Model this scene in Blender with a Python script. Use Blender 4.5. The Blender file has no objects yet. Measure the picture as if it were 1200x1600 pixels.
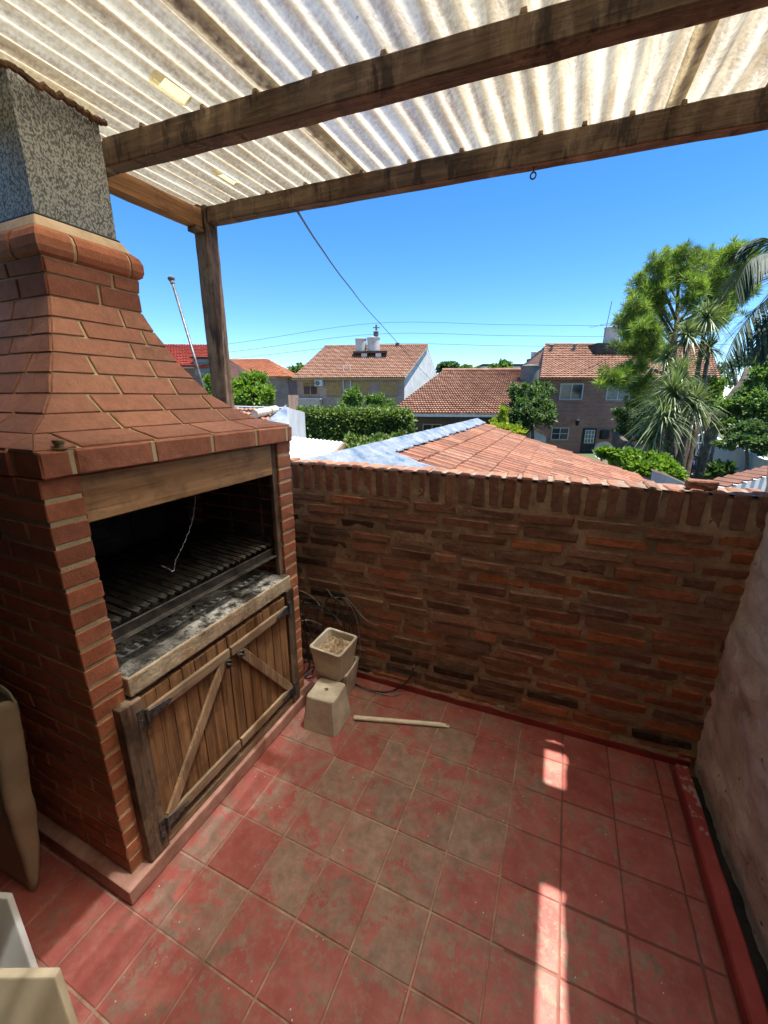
import bpy, bmesh, math, random
import numpy as np
from mathutils import Vector, Matrix, noise as mnoise

# ------------------------------------------------------------------ camera, sky, sun, exposure
random.seed(7); rng = np.random.default_rng(7)
scn = bpy.context.scene
CAM = np.array([0.8336, -1.3279, 1.6649]); FPX = 633.47
YAW, PITCH, ROLL = -0.411509, 0.277349, 0.001208
def axes():
    cy, sy = math.cos(YAW), math.sin(YAW)
    f = np.array([sy*math.cos(PITCH), cy*math.cos(PITCH), -math.sin(PITCH)])
    r0 = np.array([cy, -sy, 0]); u0 = np.cross(r0, f)
    return math.cos(ROLL)*r0+math.sin(ROLL)*u0, -math.sin(ROLL)*r0+math.cos(ROLL)*u0, f
RX, UX, FX = axes()
cd = bpy.data.cameras.new('camera'); cam = bpy.data.objects.new('camera', cd)
scn.collection.objects.link(cam)
cd.sensor_fit = 'VERTICAL'; cd.sensor_height = 24; cd.lens = FPX/1600*24
cd.clip_start = 0.02; cd.clip_end = 2000
m = Matrix.Identity(4)
for i in range(3):
    m[i][0], m[i][1], m[i][2], m[i][3] = RX[i], UX[i], -FX[i], CAM[i]
cam.matrix_world = m
scn.camera = cam
SUN = np.array([0.22, 0.065, 1.0]); SUN /= np.linalg.norm(SUN)
EL = math.asin(SUN[2]); AZ = math.atan2(SUN[0], SUN[1])
w = bpy.data.worlds.new('World'); scn.world = w; w.use_nodes = True
wn = w.node_tree.nodes; wl = w.node_tree.links
sky = wn.new('ShaderNodeTexSky'); sky.sky_type = 'NISHITA'; sky.sun_disc = False
sky.sun_elevation = EL; sky.sun_rotation = AZ; sky.altitude = 0
sky.air_density = 0.7; sky.dust_density = 0.0; sky.ozone_density = 2.2
bg = wn['Background']; bg.inputs['Strength'].default_value = 0.094
hs = wn.new('ShaderNodeHueSaturation'); hs.inputs['Saturation'].default_value = 1.3; hs.inputs['Value'].default_value = 1.0
wl.new(sky.outputs[0], hs.inputs['Color']); wl.new(hs.outputs[0], bg.inputs[0])
sd = bpy.data.lights.new('sun', 'SUN'); sd.energy = 4.2; sd.angle = math.radians(0.53); sd.color = (1, .955, .88)
so = bpy.data.objects.new('sun', sd); scn.collection.objects.link(so)
so.rotation_euler = Vector(SUN).to_track_quat('Z', 'Y').to_euler()
so.location = (3, 1, 12)
scn.view_settings.view_transform = 'Standard'; scn.view_settings.look = 'None'
scn.view_settings.exposure = 1.62; scn.view_settings.gamma = 1
scn.render.engine = 'CYCLES'
scn.cycles.max_bounces = 10; scn.cycles.diffuse_bounces = 5; scn.cycles.transparent_max_bounces = 12

def ray(x, y): return FX + (x-600)/FPX*RX - (y-800)/FPX*UX
def PT(x, y, d): return CAM + ray(x, y)*d             # point at camera depth d
def OZ(x, y, z): r = ray(x, y); return CAM + r*(z-CAM[2])/r[2]
def OX(x, y, X): r = ray(x, y); return CAM + r*(X-CAM[0])/r[0]
def OY(x, y, Y): r = ray(x, y); return CAM + r*(Y-CAM[1])/r[1]
GZ = -2.7                                             # garden ground below the terrace
RH = np.array([math.cos(YAW), -math.sin(YAW), 0]); FH = np.array([math.sin(YAW), math.cos(YAW), 0])
UP = np.array([0, 0, 1.])

# ------------------------------------------------------------------ object helpers
COL = scn.collection
def tag(o, label=None, cat=None, group=None, kind=None):
    if label: o['label'] = label
    if cat: o['category'] = cat
    if group: o['group'] = group
    if kind: o['kind'] = kind
    return o
def empty(name, loc=(0, 0, 0), rz=0, label=None, cat=None, group=None):
    o = bpy.data.objects.new(name, None); COL.objects.link(o)
    o.location = loc; o.rotation_euler = (0, 0, rz); o.empty_display_size = .1
    return tag(o, label, cat, group)
def link(name, me, mat=None, parent=None, loc=None, rot=None, scale=None, color=None):
    o = bpy.data.objects.new(name, me); COL.objects.link(o)
    if mat and not me.materials: me.materials.append(mat)
    if parent: o.parent = parent
    if loc is not None: o.location = loc
    if rot is not None: o.rotation_euler = rot
    if scale is not None: o.scale = scale
    if color is not None: o.color = (*color, 1)
    return o
def tint(c, a, b):
    f = random.uniform(a, b); g = random.uniform(.96, 1.04); return (c[0]*f, c[1]*f*g, c[2]*f*g)
class MB:
    def __init__(s): s.v = []; s.f = []
    def add(s, vs, fs):
        n = len(s.v); s.v += [tuple(map(float, q)) for q in vs]; s.f += [tuple(i+n for i in q) for q in fs]; return s
    def box(s, lo, hi):
        x0, y0, z0 = lo; x1, y1, z1 = hi
        return s.add([(x0,y0,z0),(x1,y0,z0),(x1,y1,z0),(x0,y1,z0),(x0,y0,z1),(x1,y0,z1),(x1,y1,z1),(x0,y1,z1)],
            [(0,3,2,1),(4,5,6,7),(0,1,5,4),(1,2,6,5),(2,3,7,6),(3,0,4,7)])
    def hexa(s, p):      # 8 points, bottom ring then top ring
        return s.add(p, [(0,3,2,1),(4,5,6,7),(0,1,5,4),(1,2,6,5),(2,3,7,6),(3,0,4,7)])
    def bar(s, a, b, w, h, up=(0,0,1)):
        a = np.array(a, float); b = np.array(b, float); d = b-a; d /= np.linalg.norm(d)
        r = np.cross(d, up); r /= np.linalg.norm(r); u = np.cross(r, d)
        q = [a-r*w/2-u*h/2, a+r*w/2-u*h/2, a+r*w/2+u*h/2, a-r*w/2+u*h/2]
        return s.hexa(q+[p+(b-a) for p in q])
    def tube(s, pts, rad, n=8, caps=True):
        pts = [np.array(p, float) for p in pts]; N = len(pts)
        if not hasattr(rad, '__len__'): rad = [rad]*N
        base = len(s.v); ref = np.array([.3, .2, .93])
        t0 = pts[1]-pts[0]
        r = np.cross(t0, ref); r /= np.linalg.norm(r)
        for i in range(N):
            t = pts[min(i+1, N-1)]-pts[max(i-1, 0)]; t /= max(np.linalg.norm(t), 1e-9)
            r = r - t*(r@t); r /= max(np.linalg.norm(r), 1e-9); u = np.cross(t, r)
            for k in range(n):
                a = 2*math.pi*k/n
                s.v.append(tuple(pts[i]+rad[i]*(math.cos(a)*r+math.sin(a)*u)))
        for i in range(N-1):
            for k in range(n):
                a = base+i*n+k; b = base+i*n+(k+1) % n
                s.f.append((a, b, b+n, a+n))
        if caps:
            s.f.append(tuple(base+k for k in range(n))[::-1]); s.f.append(tuple(base+(N-1)*n+k for k in range(n)))
        return s
    def lathe(s, prof, c=(0, 0, 0), n=24):   # prof: (r,z)
        base = len(s.v)
        for r, z in prof:
            for k in range(n):
                a = 2*math.pi*k/n; s.v.append((c[0]+r*math.cos(a), c[1]+r*math.sin(a), c[2]+z))
        for i in range(len(prof)-1):
            for k in range(n):
                a = base+i*n+k; b = base+i*n+(k+1) % n; s.f.append((a, b, b+n, a+n))
        s.f.append(tuple(base+k for k in range(n))[::-1]); s.f.append(tuple(base+(len(prof)-1)*n+k for k in range(n)))
        return s
    def mesh(s, name, smooth=False):
        me = bpy.data.meshes.new(name); me.from_pydata(s.v, [], s.f); me.update()
        if smooth:
            for p in me.polygons: p.use_smooth = True
        return me
    def build(s, name, mat, parent=None, bevel=0, smooth=False, seg=1, **k):
        me = s.mesh(name, smooth)
        bm = bmesh.new(); bm.from_mesh(me)
        bmesh.ops.recalc_face_normals(bm, faces=bm.faces)
        if bevel:
            bmesh.ops.bevel(bm, geom=[e for e in bm.edges if len(e.link_faces) == 2 and e.calc_face_angle(0) > .5], offset=bevel, segments=seg, affect='EDGES', profile=.6)
        bm.to_mesh(me); bm.free()
        return link(name, me, mat, parent, **k)
def box(name, lo, hi, mat, parent=None, bevel=.003, **k): return MB().box(lo, hi).build(name, mat, parent, bevel, **k)
def brick_mesh(name, dims, bevel=.004, jit=0., seed=0, mat=None):
    """chamfered box centred at the origin, 44 triangles, corners shifted by jit"""
    bm = bmesh.new(); bmesh.ops.create_cube(bm, size=1)
    for v in bm.verts: v.co = Vector((v.co.x*dims[0], v.co.y*dims[1], v.co.z*dims[2]))
    bmesh.ops.bevel(bm, geom=list(bm.edges), offset=bevel, segments=1, affect='EDGES')
    r = random.Random(seed)
    for v in bm.verts: v.co += Vector([r.uniform(-jit, jit) for _ in range(3)])
    me = bpy.data.meshes.new(name); bm.to_mesh(me); bm.free()
    if mat: me.materials.append(mat)
    return me
def grid_mesh(fn, nu, nv, smooth=True, name='grid'):
    v = [tuple(map(float, fn(i/(nu-1), j/(nv-1)))) for j in range(nv) for i in range(nu)]
    f = [(j*nu+i, j*nu+i+1, (j+1)*nu+i+1, (j+1)*nu+i) for j in range(nv-1) for i in range(nu-1)]
    me = bpy.data.meshes.new(name); me.from_pydata(v, [], f); me.update()
    if smooth:
        for p in me.polygons: p.use_smooth = True
    return me
def fbm(x, y, z=0, s=1., o=4): return mnoise.fractal(Vector((x*s, y*s, z*s)), 1., 2., o)
def catmull(P, n=8):
    P = [np.array(p, float) for p in P]; P = [2*P[0]-P[1]]+P+[2*P[-1]-P[-2]]; out = []
    for i in range(1, len(P)-2):
        for k in range(n):
            t = k/n; a, b, c, d = P[i-1:i+3]
            out.append(.5*((2*b)+(c-a)*t+(2*a-5*b+4*c-d)*t*t+(3*b-a-3*c+d)*t**3))
    return out+[P[-2]]

# ------------------------------------------------------------------ material helpers
class NT:
    def __init__(s, name):
        s.m = bpy.data.materials.new(name); s.m.use_nodes = True; s.n = s.m.node_tree.nodes; s.l = s.m.node_tree.links
        s.b = s.n['Principled BSDF']; s.out = s.n['Material Output']; s._pos = None
    def node(s, t, **k):
        n = s.n.new(t)
        for a, b in k.items(): setattr(n, a, b)
        return n
    def set(s, sock, v):
        if isinstance(v, bpy.types.NodeSocket): s.l.new(v, sock)
        elif isinstance(v, (tuple, list)) and sock.type == 'RGBA': sock.default_value = (*v[:3], 1)
        else: sock.default_value = v
    @property
    def pos(s):
        if s._pos is None: s._pos = s.node('ShaderNodeNewGeometry').outputs['Position']
        return s._pos
    def local(s): return s.node('ShaderNodeTexCoord').outputs['Object']
    def scaled(s, sc, vec=None, off=None):
        n = s.node('ShaderNodeMapping'); s.set(n.inputs[0], vec or s.pos); n.inputs['Scale'].default_value = sc
        if off is not None: s.set(n.inputs['Location'], off)
        return n.outputs[0]
    def noise(s, scale, detail=4, vec=None, rough=.55, dist=0):
        n = s.node('ShaderNodeTexNoise'); s.set(n.inputs['Vector'], vec or s.pos)
        n.inputs['Scale'].default_value = scale; n.inputs['Detail'].default_value = detail
        n.inputs['Roughness'].default_value = rough; n.inputs['Distortion'].default_value = dist
        return n.outputs['Fac']
    def voro(s, scale, vec=None, feature='F1', out='Distance'):
        n = s.node('ShaderNodeTexVoronoi', feature=feature); s.set(n.inputs['Vector'], vec or s.pos); n.inputs['Scale'].default_value = scale
        return n.outputs[out]
    def ramp(s, fac, stops):
        n = s.node('ShaderNodeValToRGB'); s.set(n.inputs[0], fac); e = n.color_ramp.elements
        while len(e) < len(stops): e.new(.5)
        for q, (p, c) in zip(e, stops):
            q.position = p; q.color = (c, c, c, 1) if isinstance(c, (int, float)) else (*c[:3], 1)
        return n.outputs[0]
    def mix(s, fac, a, b, mode='MIX'):
        n = s.node('ShaderNodeMix', data_type='RGBA', blend_type=mode)
        s.set(n.inputs['Factor'], fac); s.set(n.inputs['A'], a) if False else None
        ins = [i for i in n.inputs if i.type == 'RGBA']; s.set(ins[0], a); s.set(ins[1], b)
        return [o for o in n.outputs if o.type == 'RGBA'][0]
    def math(s, op, a, b=0., c=None, clamp=False):
        n = s.node('ShaderNodeMath', operation=op, use_clamp=clamp); s.set(n.inputs[0], a); s.set(n.inputs[1], b)
        if c is not None: s.set(n.inputs[2], c)
        return n.outputs[0]
    def sep(s, vec=None):
        n = s.node('ShaderNodeSeparateXYZ'); s.set(n.inputs[0], vec or s.pos); return n.outputs
    def info(s, o): return s.node('ShaderNodeObjectInfo').outputs[o]
    def bump(s, h, strength=.3, dist=.01, normal=None):
        n = s.node('ShaderNodeBump'); s.set(n.inputs['Height'], h); n.inputs['Strength'].default_value = strength; n.inputs['Distance'].default_value = dist
        if normal: s.l.new(normal, n.inputs['Normal'])
        return n.outputs[0]
    def fin(s, col=None, rough=.8, bump=None, metal=0., spec=None):
        if col is not None: s.set(s.b.inputs['Base Color'], col)
        s.set(s.b.inputs['Roughness'], rough); s.set(s.b.inputs['Metallic'], metal)
        if spec is not None: s.b.inputs['Specular IOR Level'].default_value = spec
        if bump is not None: s.l.new(bump, s.b.inputs['Normal'])
        return s.m
def rough_mat(name, c0, c1, scale=6, bscale=40, bs=.4, bd=.006, rough=.85, detail=6, metal=0, spec=None, mid=(.35, .65)):
    t = NT(name); n = t.noise(scale, detail, rough=.62)
    return t.fin(t.ramp(n, [(mid[0], c0), (mid[1], c1)]), rough, t.bump(t.noise(bscale, 5), bs, bd), metal, spec)
def wood(name, axis, c0, c1, dark, stain=.5, bs=.35, pale=None):
    t = NT(name); sc = [26, 26, 26]; sc['xyz'.index(axis)] = 1.3
    off = t.node('ShaderNodeCombineXYZ'); r = t.math('MULTIPLY', t.info('Random'), 40)
    for i in range(3): t.l.new(r, off.inputs[i])
    v = t.scaled(sc, off=off.outputs[0])
    g = t.noise(1.0, 6, v, .65, .6); g2 = t.noise(3.2, 4, v, .6, .3)
    col = t.ramp(g, [(.32, c0), (.66, c1)])
    col = t.mix(t.ramp(g2, [(.42, 0), (.5, .0), (.68, .55)]), col, dark)
    st = t.noise(7, 5, rough=.7); col = t.mix(t.math('MULTIPLY', t.ramp(st, [(.5, 0), (.66, 1)]), stain), col, dark)
    if pale:
        vs = [9, 9, 3.2]; col = t.mix(t.ramp(t.noise(1., 7, t.scaled(vs), .72, .3), [(.52, 0), (.66, .6)]), col, pale)
        col = t.mix(t.ramp(t.noise(1.3, 5, t.scaled([13, 13, 3], off=off.outputs[0]), .65, .2), [(.56, 0), (.63, .8)]), col, dark)
    tint = t.ramp(t.info('Random'), [(0, .78), (1, 1.12)])
    col = t.mix(1, col, tint, 'MULTIPLY')
    h = t.math('ADD', t.math('MULTIPLY', g, .6), t.math('MULTIPLY', g2, .6))
    return t.fin(col, .75, t.bump(h, bs, .004), spec=.3)

M = {}
def mats():
    # painted quarry tile floor, paint rubbed away
    t = NT('painted_tile'); P = t.pos; s = t.sep()
    dx = t.math('SUBTRACT', s[0], .33); dy = t.math('MULTIPLY', t.math('SUBTRACT', s[1], -.12), .62)
    d = t.math('SQRT', t.math('ADD', t.math('MULTIPLY', dx, dx), t.math('MULTIPLY', dy, dy)))
    bias = t.ramp(d, [(.25, .13), (.62, .02), (.95, -.12)])
    bias2 = t.math('SUBTRACT', t.math('MULTIPLY', d, -.095), -.036)
    n1 = t.noise(4.5, 9, rough=.68, dist=.3); n2 = t.noise(60, 7, rough=.78); n3 = t.noise(17, 8, rough=.75)
    wv = t.math('ADD', t.math('ADD', t.math('MULTIPLY', n1, .38), t.math('MULTIPLY', n2, .32)), t.math('ADD', t.math('MULTIPLY', n3, .30), bias2))
    wv = t.math('ADD', wv, t.math('MULTIPLY', t.math('SUBTRACT', t.info('Random'), .5), .045))
    wear = t.ramp(wv, [(.486, 0), (.500, .7), (.535, 1)])
    red = t.ramp(t.noise(9, 6), [(.3, (.285, .062, .050)), (.7, (.40, .118, .095))])
    tan = t.ramp(t.noise(16, 7, rough=.7), [(.3, (.155, .098, .072)), (.52, (.24, .155, .115)), (.75, (.34, .24, .185))])
    col = t.mix(wear, red, tan)
    dust = t.ramp(t.noise(22, 8, rough=.75), [(.48, 0), (.72, .36)])
    col = t.mix(dust, col, (.42, .28, .215))
    dark = t.ramp(t.noise(6, 6, rough=.7), [(.58, 0), (.72, .55)]); col = t.mix(t.math('MULTIPLY', dark, .6), col, (.12, .065, .045))
    sp = t.ramp(t.voro(34), [(.06, 1), (.085, 0)]); spn = t.ramp(t.noise(11, 2), [(.54, 0), (.58, 1)])
    col = t.mix(t.math('MULTIPLY', sp, spn), col, (.62, .58, .5))
    col = t.mix(1, col, t.ramp(t.info('Random'), [(0, .86), (1, 1.08)]), 'MULTIPLY')
    h = t.math('ADD', t.math('MULTIPLY', wear, -.5), t.math('MULTIPLY', n2, .7))
    M['tile'] = t.fin(col, t.ramp(wv, [(.45, .5), (.6, .72)]), t.bump(h, .25, .003), spec=.35)
    t = NT('grout'); gx = t.ramp(t.sep()[0], [(0, 0), (1, 1)]); gn = t.noise(9, 7, rough=.7)
    gc = t.ramp(gn, [(.3, (.13, .075, .05)), (.5, (.33, .20, .145)), (.7, (.48, .33, .245))])
    gc = t.mix(t.ramp(t.math('ADD', t.sep()[0], t.math('MULTIPLY', gn, .3)), [(.0, 0), (.98, 0), (1., .8)]), gc, (.13, .04, .03))
    M['grout'] = t.fin(gc, .9, t.bump(t.noise(90, 4), .5, .003))
    # old wall bricks / mortar
    t = NT('old_brick'); c = t.info('Color')
    n = t.noise(28, 7, rough=.7); col = t.mix(1, c, t.ramp(n, [(.25, .6), (.5, 1.), (.8, 1.4)]), 'MULTIPLY')
    sm = t.ramp(t.noise(10, 7, rough=.72, dist=.5), [(.52, 0), (.68, .7)])
    col = t.mix(sm, col, t.ramp(n, [(.3, (.19, .12, .07)), (.7, (.35, .24, .15))]))
    sm2 = t.ramp(t.noise(45, 4, rough=.7), [(.62, 0), (.72, .4)]); col = t.mix(sm2, col, (.05, .03, .022))
    M['old_brick'] = t.fin(col, .92, t.bump(t.math('ADD', t.noise(55, 7, rough=.7), t.math('MULTIPLY', t.noise(16, 3), .7)), .9, .012), spec=.2)
    t = NT('old_mortar'); n = t.noise(14, 8, rough=.7)
    col = t.ramp(n, [(.28, (.25, .175, .105)), (.5, (.43, .315, .20)), (.72, (.58, .45, .30))])
    col = t.mix(t.ramp(t.noise(3, 5), [(.45, 0), (.7, .55)]), col, (.14, .095, .06))
    M['old_mortar'] = t.fin(col, .95, t.bump(t.noise(60, 7, rough=.75), 1.0, .012), spec=.15)
    M['coping_mortar'] = rough_mat('coping_mortar', (.14, .09, .065), (.27, .19, .14), 22, 70, .8, .01)
    # barbecue brick, smooth red
    t = NT('barbecue_brick'); n = t.noise(30, 6, rough=.65)
    col = t.mix(1, t.info('Color'), t.ramp(n, [(.28, .72), (.6, 1.0), (.8, 1.15)]), 'MULTIPLY')
    ds = t.ramp(t.noise(18, 8, rough=.8), [(.56, 0), (.78, .35)]); col = t.mix(ds, col, (.60, .42, .30))
    dk = t.ramp(t.noise(5.5, 6, rough=.7), [(.56, 0), (.74, .5)]); col = t.mix(dk, col, (.12, .05, .032))
    M['bbq_brick'] = t.fin(col, .82, t.bump(t.math('ADD', t.noise(90, 6, rough=.75), t.noise(22, 4)), .5, .007), spec=.25)
    M['bbq_mortar'] = rough_mat('barbecue_mortar', (.36, .285, .15), (.56, .455, .265), 12, 120, .6, .004)
    M['rim'] = rough_mat('rim_cement', (.45, .32, .20), (.64, .49, .34), 10, 70, .5, .004)
    M['plinth'] = rough_mat('plinth_cement', (.26, .12, .085), (.46, .25, .19), 11, 55, .5, .005)
    M['soot'] = rough_mat('soot', (.006, .005, .005), (.03, .025, .02), 9, 40, .6, .008)
    M['sooty_brick'] = rough_mat('sooty_brick', (.012, .009, .007), (.07, .045, .03), 8, 40, .6, .006)
    # slab with ash and char
    t = NT('slab_concrete'); n = t.noise(13, 8, rough=.72)
    col = t.ramp(n, [(.28, (.06, .045, .03)), (.40, (.30, .22, .135)), (.6, (.52, .41, .26)), (.75, (.60, .52, .38))])
    col = t.mix(t.ramp(t.noise(5, 6, rough=.75), [(.55, 0), (.66, .8)]), col, (.36, .19, .09))
    M['slab'] = t.fin(col, .9, t.bump(t.noise(70, 6), .6, .006))
    t = NT('ash'); n = t.noise(24, 9, rough=.8); s = t.sep()
    col = t.ramp(n, [(.36, (.012, .011, .010)), (.47, (.12, .11, .095)), (.56, (.46, .43, .37)), (.72, (.68, .64, .57))])
    col = t.mix(t.ramp(t.noise(6, 5, rough=.7), [(.48, 0), (.62, .85)]), col, (.03, .027, .024))
    M['ash'] = t.fin(col, .97, t.bump(t.noise(85, 7, rough=.75), 1., .008), spec=.1)
    M['iron'] = rough_mat('black_iron', (.016, .014, .012), (.10, .08, .06), 22, 80, .35, .003, .55, metal=.3)
    M['steel'] = rough_mat('dull_steel', (.07, .07, .068), (.2, .19, .18), 30, 90, .3, .002, .5, metal=.7)
    t = NT('galvanised'); v = t.node('ShaderNodeTexVoronoi'); t.set(v.inputs['Vector'], t.scaled((230, 230, 150))); v.inputs['Scale'].default_value = 1.
    c = t.node('ShaderNodeSeparateColor'); t.l.new(v.outputs['Color'], c.inputs[0])
    nz = t.noise(120, 3); g = t.math('ADD', t.math('MULTIPLY', c.outputs[0], .7), t.math('MULTIPLY', nz, .45))
    col = t.ramp(g, [(.30, (.10, .107, .102)), (.5, (.15, .157, .148)), (.58, (.30, .31, .29)), (.8, (.40, .41, .38))])
    M['galv'] = t.fin(col, .62, None, .25)
    M['rubber'] = rough_mat('black_rubber', (.008, .008, .008), (.03, .03, .03), 20, 60, .3, .003, .6)
    # timbers
    for a in 'xyz':
        M['timber_'+a] = wood('weathered_timber_'+a, a, (.062, .038, .024), (.225, .145, .09), (.030, .018, .012), .7, .6, (.34, .24, .155))
        M['oak_'+a] = wood('door_timber_'+a, a, (.15, .070, .029), (.38, .195, .082), (.05, .028, .016), .5, .5)
    M['grey_y'] = wood('greyed_timber_y', 'y', (.22, .14, .083), (.44, .31, .19), (.09, .055, .034), .5, .55)
    M['grey_z'] = wood('greyed_timber_z', 'z', (.24, .14, .08), (.48, .31, .18), (.09, .055, .035), .4, .5)
    M['board'] = wood('lintel_timber', 'y', (.27, .135, .052), (.46, .26, .115), (.12, .062, .03), .55, .4)
    # translucent corrugated sheet
    t = NT('corrugated_sheet'); s = t.sep(); v = t.scaled((9, .7, 9))
    d1 = t.noise(2.2, 8, v, .68, .15); d2 = t.noise(70, 5, rough=.7); d3 = t.noise(3.0, 4)
    ph = t.math('SINE', t.math('MULTIPLY', s[0], 2*math.pi/.076)); crest = t.ramp(t.math('MULTIPLY_ADD', ph, .5, .5), [(.0, .0), (.45, .1), (.8, .55), (1, .8)])
    dirt = t.math('ADD', t.math('MULTIPLY', d1, .75), t.math('MULTIPLY', d2, .4))
    clear = t.ramp(s[0], [(0, 0), (1, 0)])
    mr = t.node('ShaderNodeMapRange'); t.set(mr.inputs[0], t.math('ABSOLUTE', t.math('SUBTRACT', t.math('ADD', s[0], t.math('MULTIPLY', t.math('SUBTRACT', d3, .5), .35)), .12)))
    mr.inputs[1].default_value = .12; mr.inputs[2].default_value = .42; mr.inputs[3].default_value = 1; mr.inputs[4].default_value = 0; mr.interpolation_type = 'SMOOTHSTEP'
    clearf = mr.outputs[0]
    col = t.ramp(dirt, [(.30, (.72, .69, .54)), (.48, (.54, .50, .36)), (.62, (.32, .26, .155)), (.78, (.13, .085, .045))])
    col = t.mix(t.math('MULTIPLY', t.math('MULTIPLY', crest, .75), t.ramp(d1, [(.3, .35), (.62, 1)])), col, (.30, .235, .145))
    # rust brown seams at the sheet overlaps
    seam = None
    for X, wd in ((-.165, .030), (1.06, .026)):
        a = t.math('ABSOLUTE', t.math('SUBTRACT', t.math('ADD', s[0], t.math('MULTIPLY', t.math('SUBTRACT', d1, .5), .07)), X))
        q = t.ramp(t.math('DIVIDE', a, wd), [(.25, 1), (1, 0)])
        seam = q if seam is None else t.math('MAXIMUM', seam, q)
    seam = t.math('MULTIPLY', seam, t.ramp(t.noise(16, 6, rough=.7), [(.40, .10), (.60, .95)]))
    col = t.mix(seam, col, (.10, .052, .026))
    spots = t.math('MULTIPLY', t.ramp(t.voro(15), [(.06, 1), (.10, 0)]), t.ramp(t.noise(9, 2), [(.57, 0), (.62, 1)]))
    col = t.mix(spots, col, (.06, .03, .02))
    rst = t.ramp(t.noise(1.6, 8, v, .72, .3), [(.60, 0), (.70, .75)]); col = t.mix(rst, col, (.20, .115, .055))
    tr = t.node('ShaderNodeBsdfTranslucent'); t.l.new(t.mix(1, col, (.96, .91, .80), 'MULTIPLY'), tr.inputs[0])
    di = t.node('ShaderNodeBsdfPrincipled'); t.l.new(col, di.inputs['Base Color']); di.inputs['Roughness'].default_value = .5
    bmp = t.bump(d2, .2, .002); t.l.new(bmp, di.inputs['Normal'])
    tp = t.node('ShaderNodeBsdfTransparent'); tp.inputs[0].default_value = (.80, .86, .92, 1)
    rf = t.node('ShaderNodeBsdfRefraction'); rf.inputs['Roughness'].default_value = .80; rf.inputs['IOR'].default_value = 1.45; t.l.new(t.mix(1, t.mix(t.math('MULTIPLY', crest, .8), t.ramp(dirt, [(.34, .86), (.54, .66), (.78, .10)]), (.16, .13, .09)), (1., .92, .77), 'MULTIPLY'), rf.inputs[0])
    m0 = t.node('ShaderNodeMixShader'); m0.inputs[0].default_value = .48; t.l.new(tr.outputs[0], m0.inputs[1]); t.l.new(rf.outputs[0], m0.inputs[2])
    m1 = t.node('ShaderNodeMixShader'); m1.inputs[0].default_value = .8; t.l.new(di.outputs[0], m1.inputs[1]); t.l.new(m0.outputs[0], m1.inputs[2])
    m2 = t.node('ShaderNodeMixShader')
    f = t.math('MULTIPLY', t.math('MULTIPLY', clearf, t.ramp(d1, [(.36, .34), (.62, .14)])), t.math('SUBTRACT', 1., t.math('MAXIMUM', seam, t.math('MULTIPLY', crest, .55))), clamp=True)
    t.l.new(f, m2.inputs[0]); t.l.new(m1.outputs[0], m2.inputs[1]); t.l.new(tp.outputs[0], m2.inputs[2])
    t.l.new(m2.outputs[0], t.out.inputs['Surface']); M['sheet'] = t.m
    t = NT('pale_patch'); tr = t.node('ShaderNodeBsdfTranslucent'); tr.inputs[0].default_value = (.50, .46, .28, 1)
    mx = t.node('ShaderNodeMixShader'); mx.inputs[0].default_value = .7; t.fin((.8, .76, .55), .6); t.l.new(t.b.outputs[0], mx.inputs[1]); t.l.new(tr.outputs[0], mx.inputs[2]); t.l.new(mx.outputs[0], t.out.inputs['Surface']); M['patch'] = t.m
    # plaster wall
    t = NT('old_plaster'); n = t.noise(5, 8, rough=.65, dist=.6); n2 = t.noise(40, 7, rough=.7)
    col = t.ramp(n, [(.28, (.36, .275, .185)), (.42, (.58, .47, .345)), (.6, (.73, .62, .48)), (.8, (.82, .74, .61))])
    col = t.mix(t.ramp(t.noise(3, 6, rough=.7, dist=.8), [(.56, 0), (.62, .7)]), col, (.66, .61, .54))
    col = t.mix(t.ramp(t.voro(12), [(.05, .8), (.1, 0)]), col, (.08, .06, .05))
    M['plaster'] = t.fin(col, .93, t.bump(t.math('ADD', n2, n), .8, .012), spec=.15)
    t = NT('kerb_paint'); s = t.sep(); n = t.noise(16, 8, rough=.7)
    wb = t.math('ADD', t.math('MULTIPLY', s[1], .28), n); red = t.ramp(t.noise(8, 5), [(.3, (.28, .035, .03)), (.7, (.38, .065, .052))])
    nrm = t.node('ShaderNodeNewGeometry').outputs['Normal']; nz = t.sep(nrm)[2]
    f = t.math('MULTIPLY', t.ramp(wb, [(.64, 0), (.68, .8)]), t.ramp(nz, [(.5, 0), (.8, 1)]))
    M['kerb'] = t.fin(t.mix(f, red, t.ramp(n, [(.3, (.25, .21, .18)), (.7, (.5, .46, .42))])), .75, t.bump(n, .4, .005))
    M['skirt'] = rough_mat('skirting_paint', (.20, .025, .022), (.34, .05, .042), 9, 50, .4, .004, .7)
    M['pot'] = rough_mat('concrete_pot', (.40, .34, .245), (.62, .55, .43), 9, 80, .35, .003, .9, 7)
    M['soil'] = rough_mat('dry_soil', (.16, .10, .055), (.46, .33, .20), 45, 70, 1., .01, .95)
    M['cable'] = rough_mat('black_cable', (.012, .012, .012), (.04, .04, .04), 30, 60, .1, .001, .45)
    M['greycable'] = rough_mat('grey_cable', (.10, .10, .10), (.26, .26, .25), 30, 60, .1, .001, .5)
    M['pvc'] = rough_mat('cream_plastic', (.66, .57, .42), (.80, .73, .59), 14, 90, .15, .001, .5)
    M['hole'] = rough_mat('hole_dark', (.01, .009, .008), (.02, .018, .015))  # near-black colour standing in for the shade inside openings
    M['brass'] = rough_mat('dull_brass', (.16, .11, .04), (.33, .24, .11), 40, 90, .2, .001, .5, metal=.6)
    t = NT('canvas'); n = t.noise(7, 7, rough=.6); wv = t.noise(220, 2)
    col = t.ramp(n, [(.3, (.33, .275, .18)), (.7, (.46, .39, .265))]); sp = t.math('MULTIPLY', t.ramp(t.voro(22), [(.07, 1), (.11, 0)]), t.ramp(t.noise(10, 2), [(.5, 0), (.56, 1)]))
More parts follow.
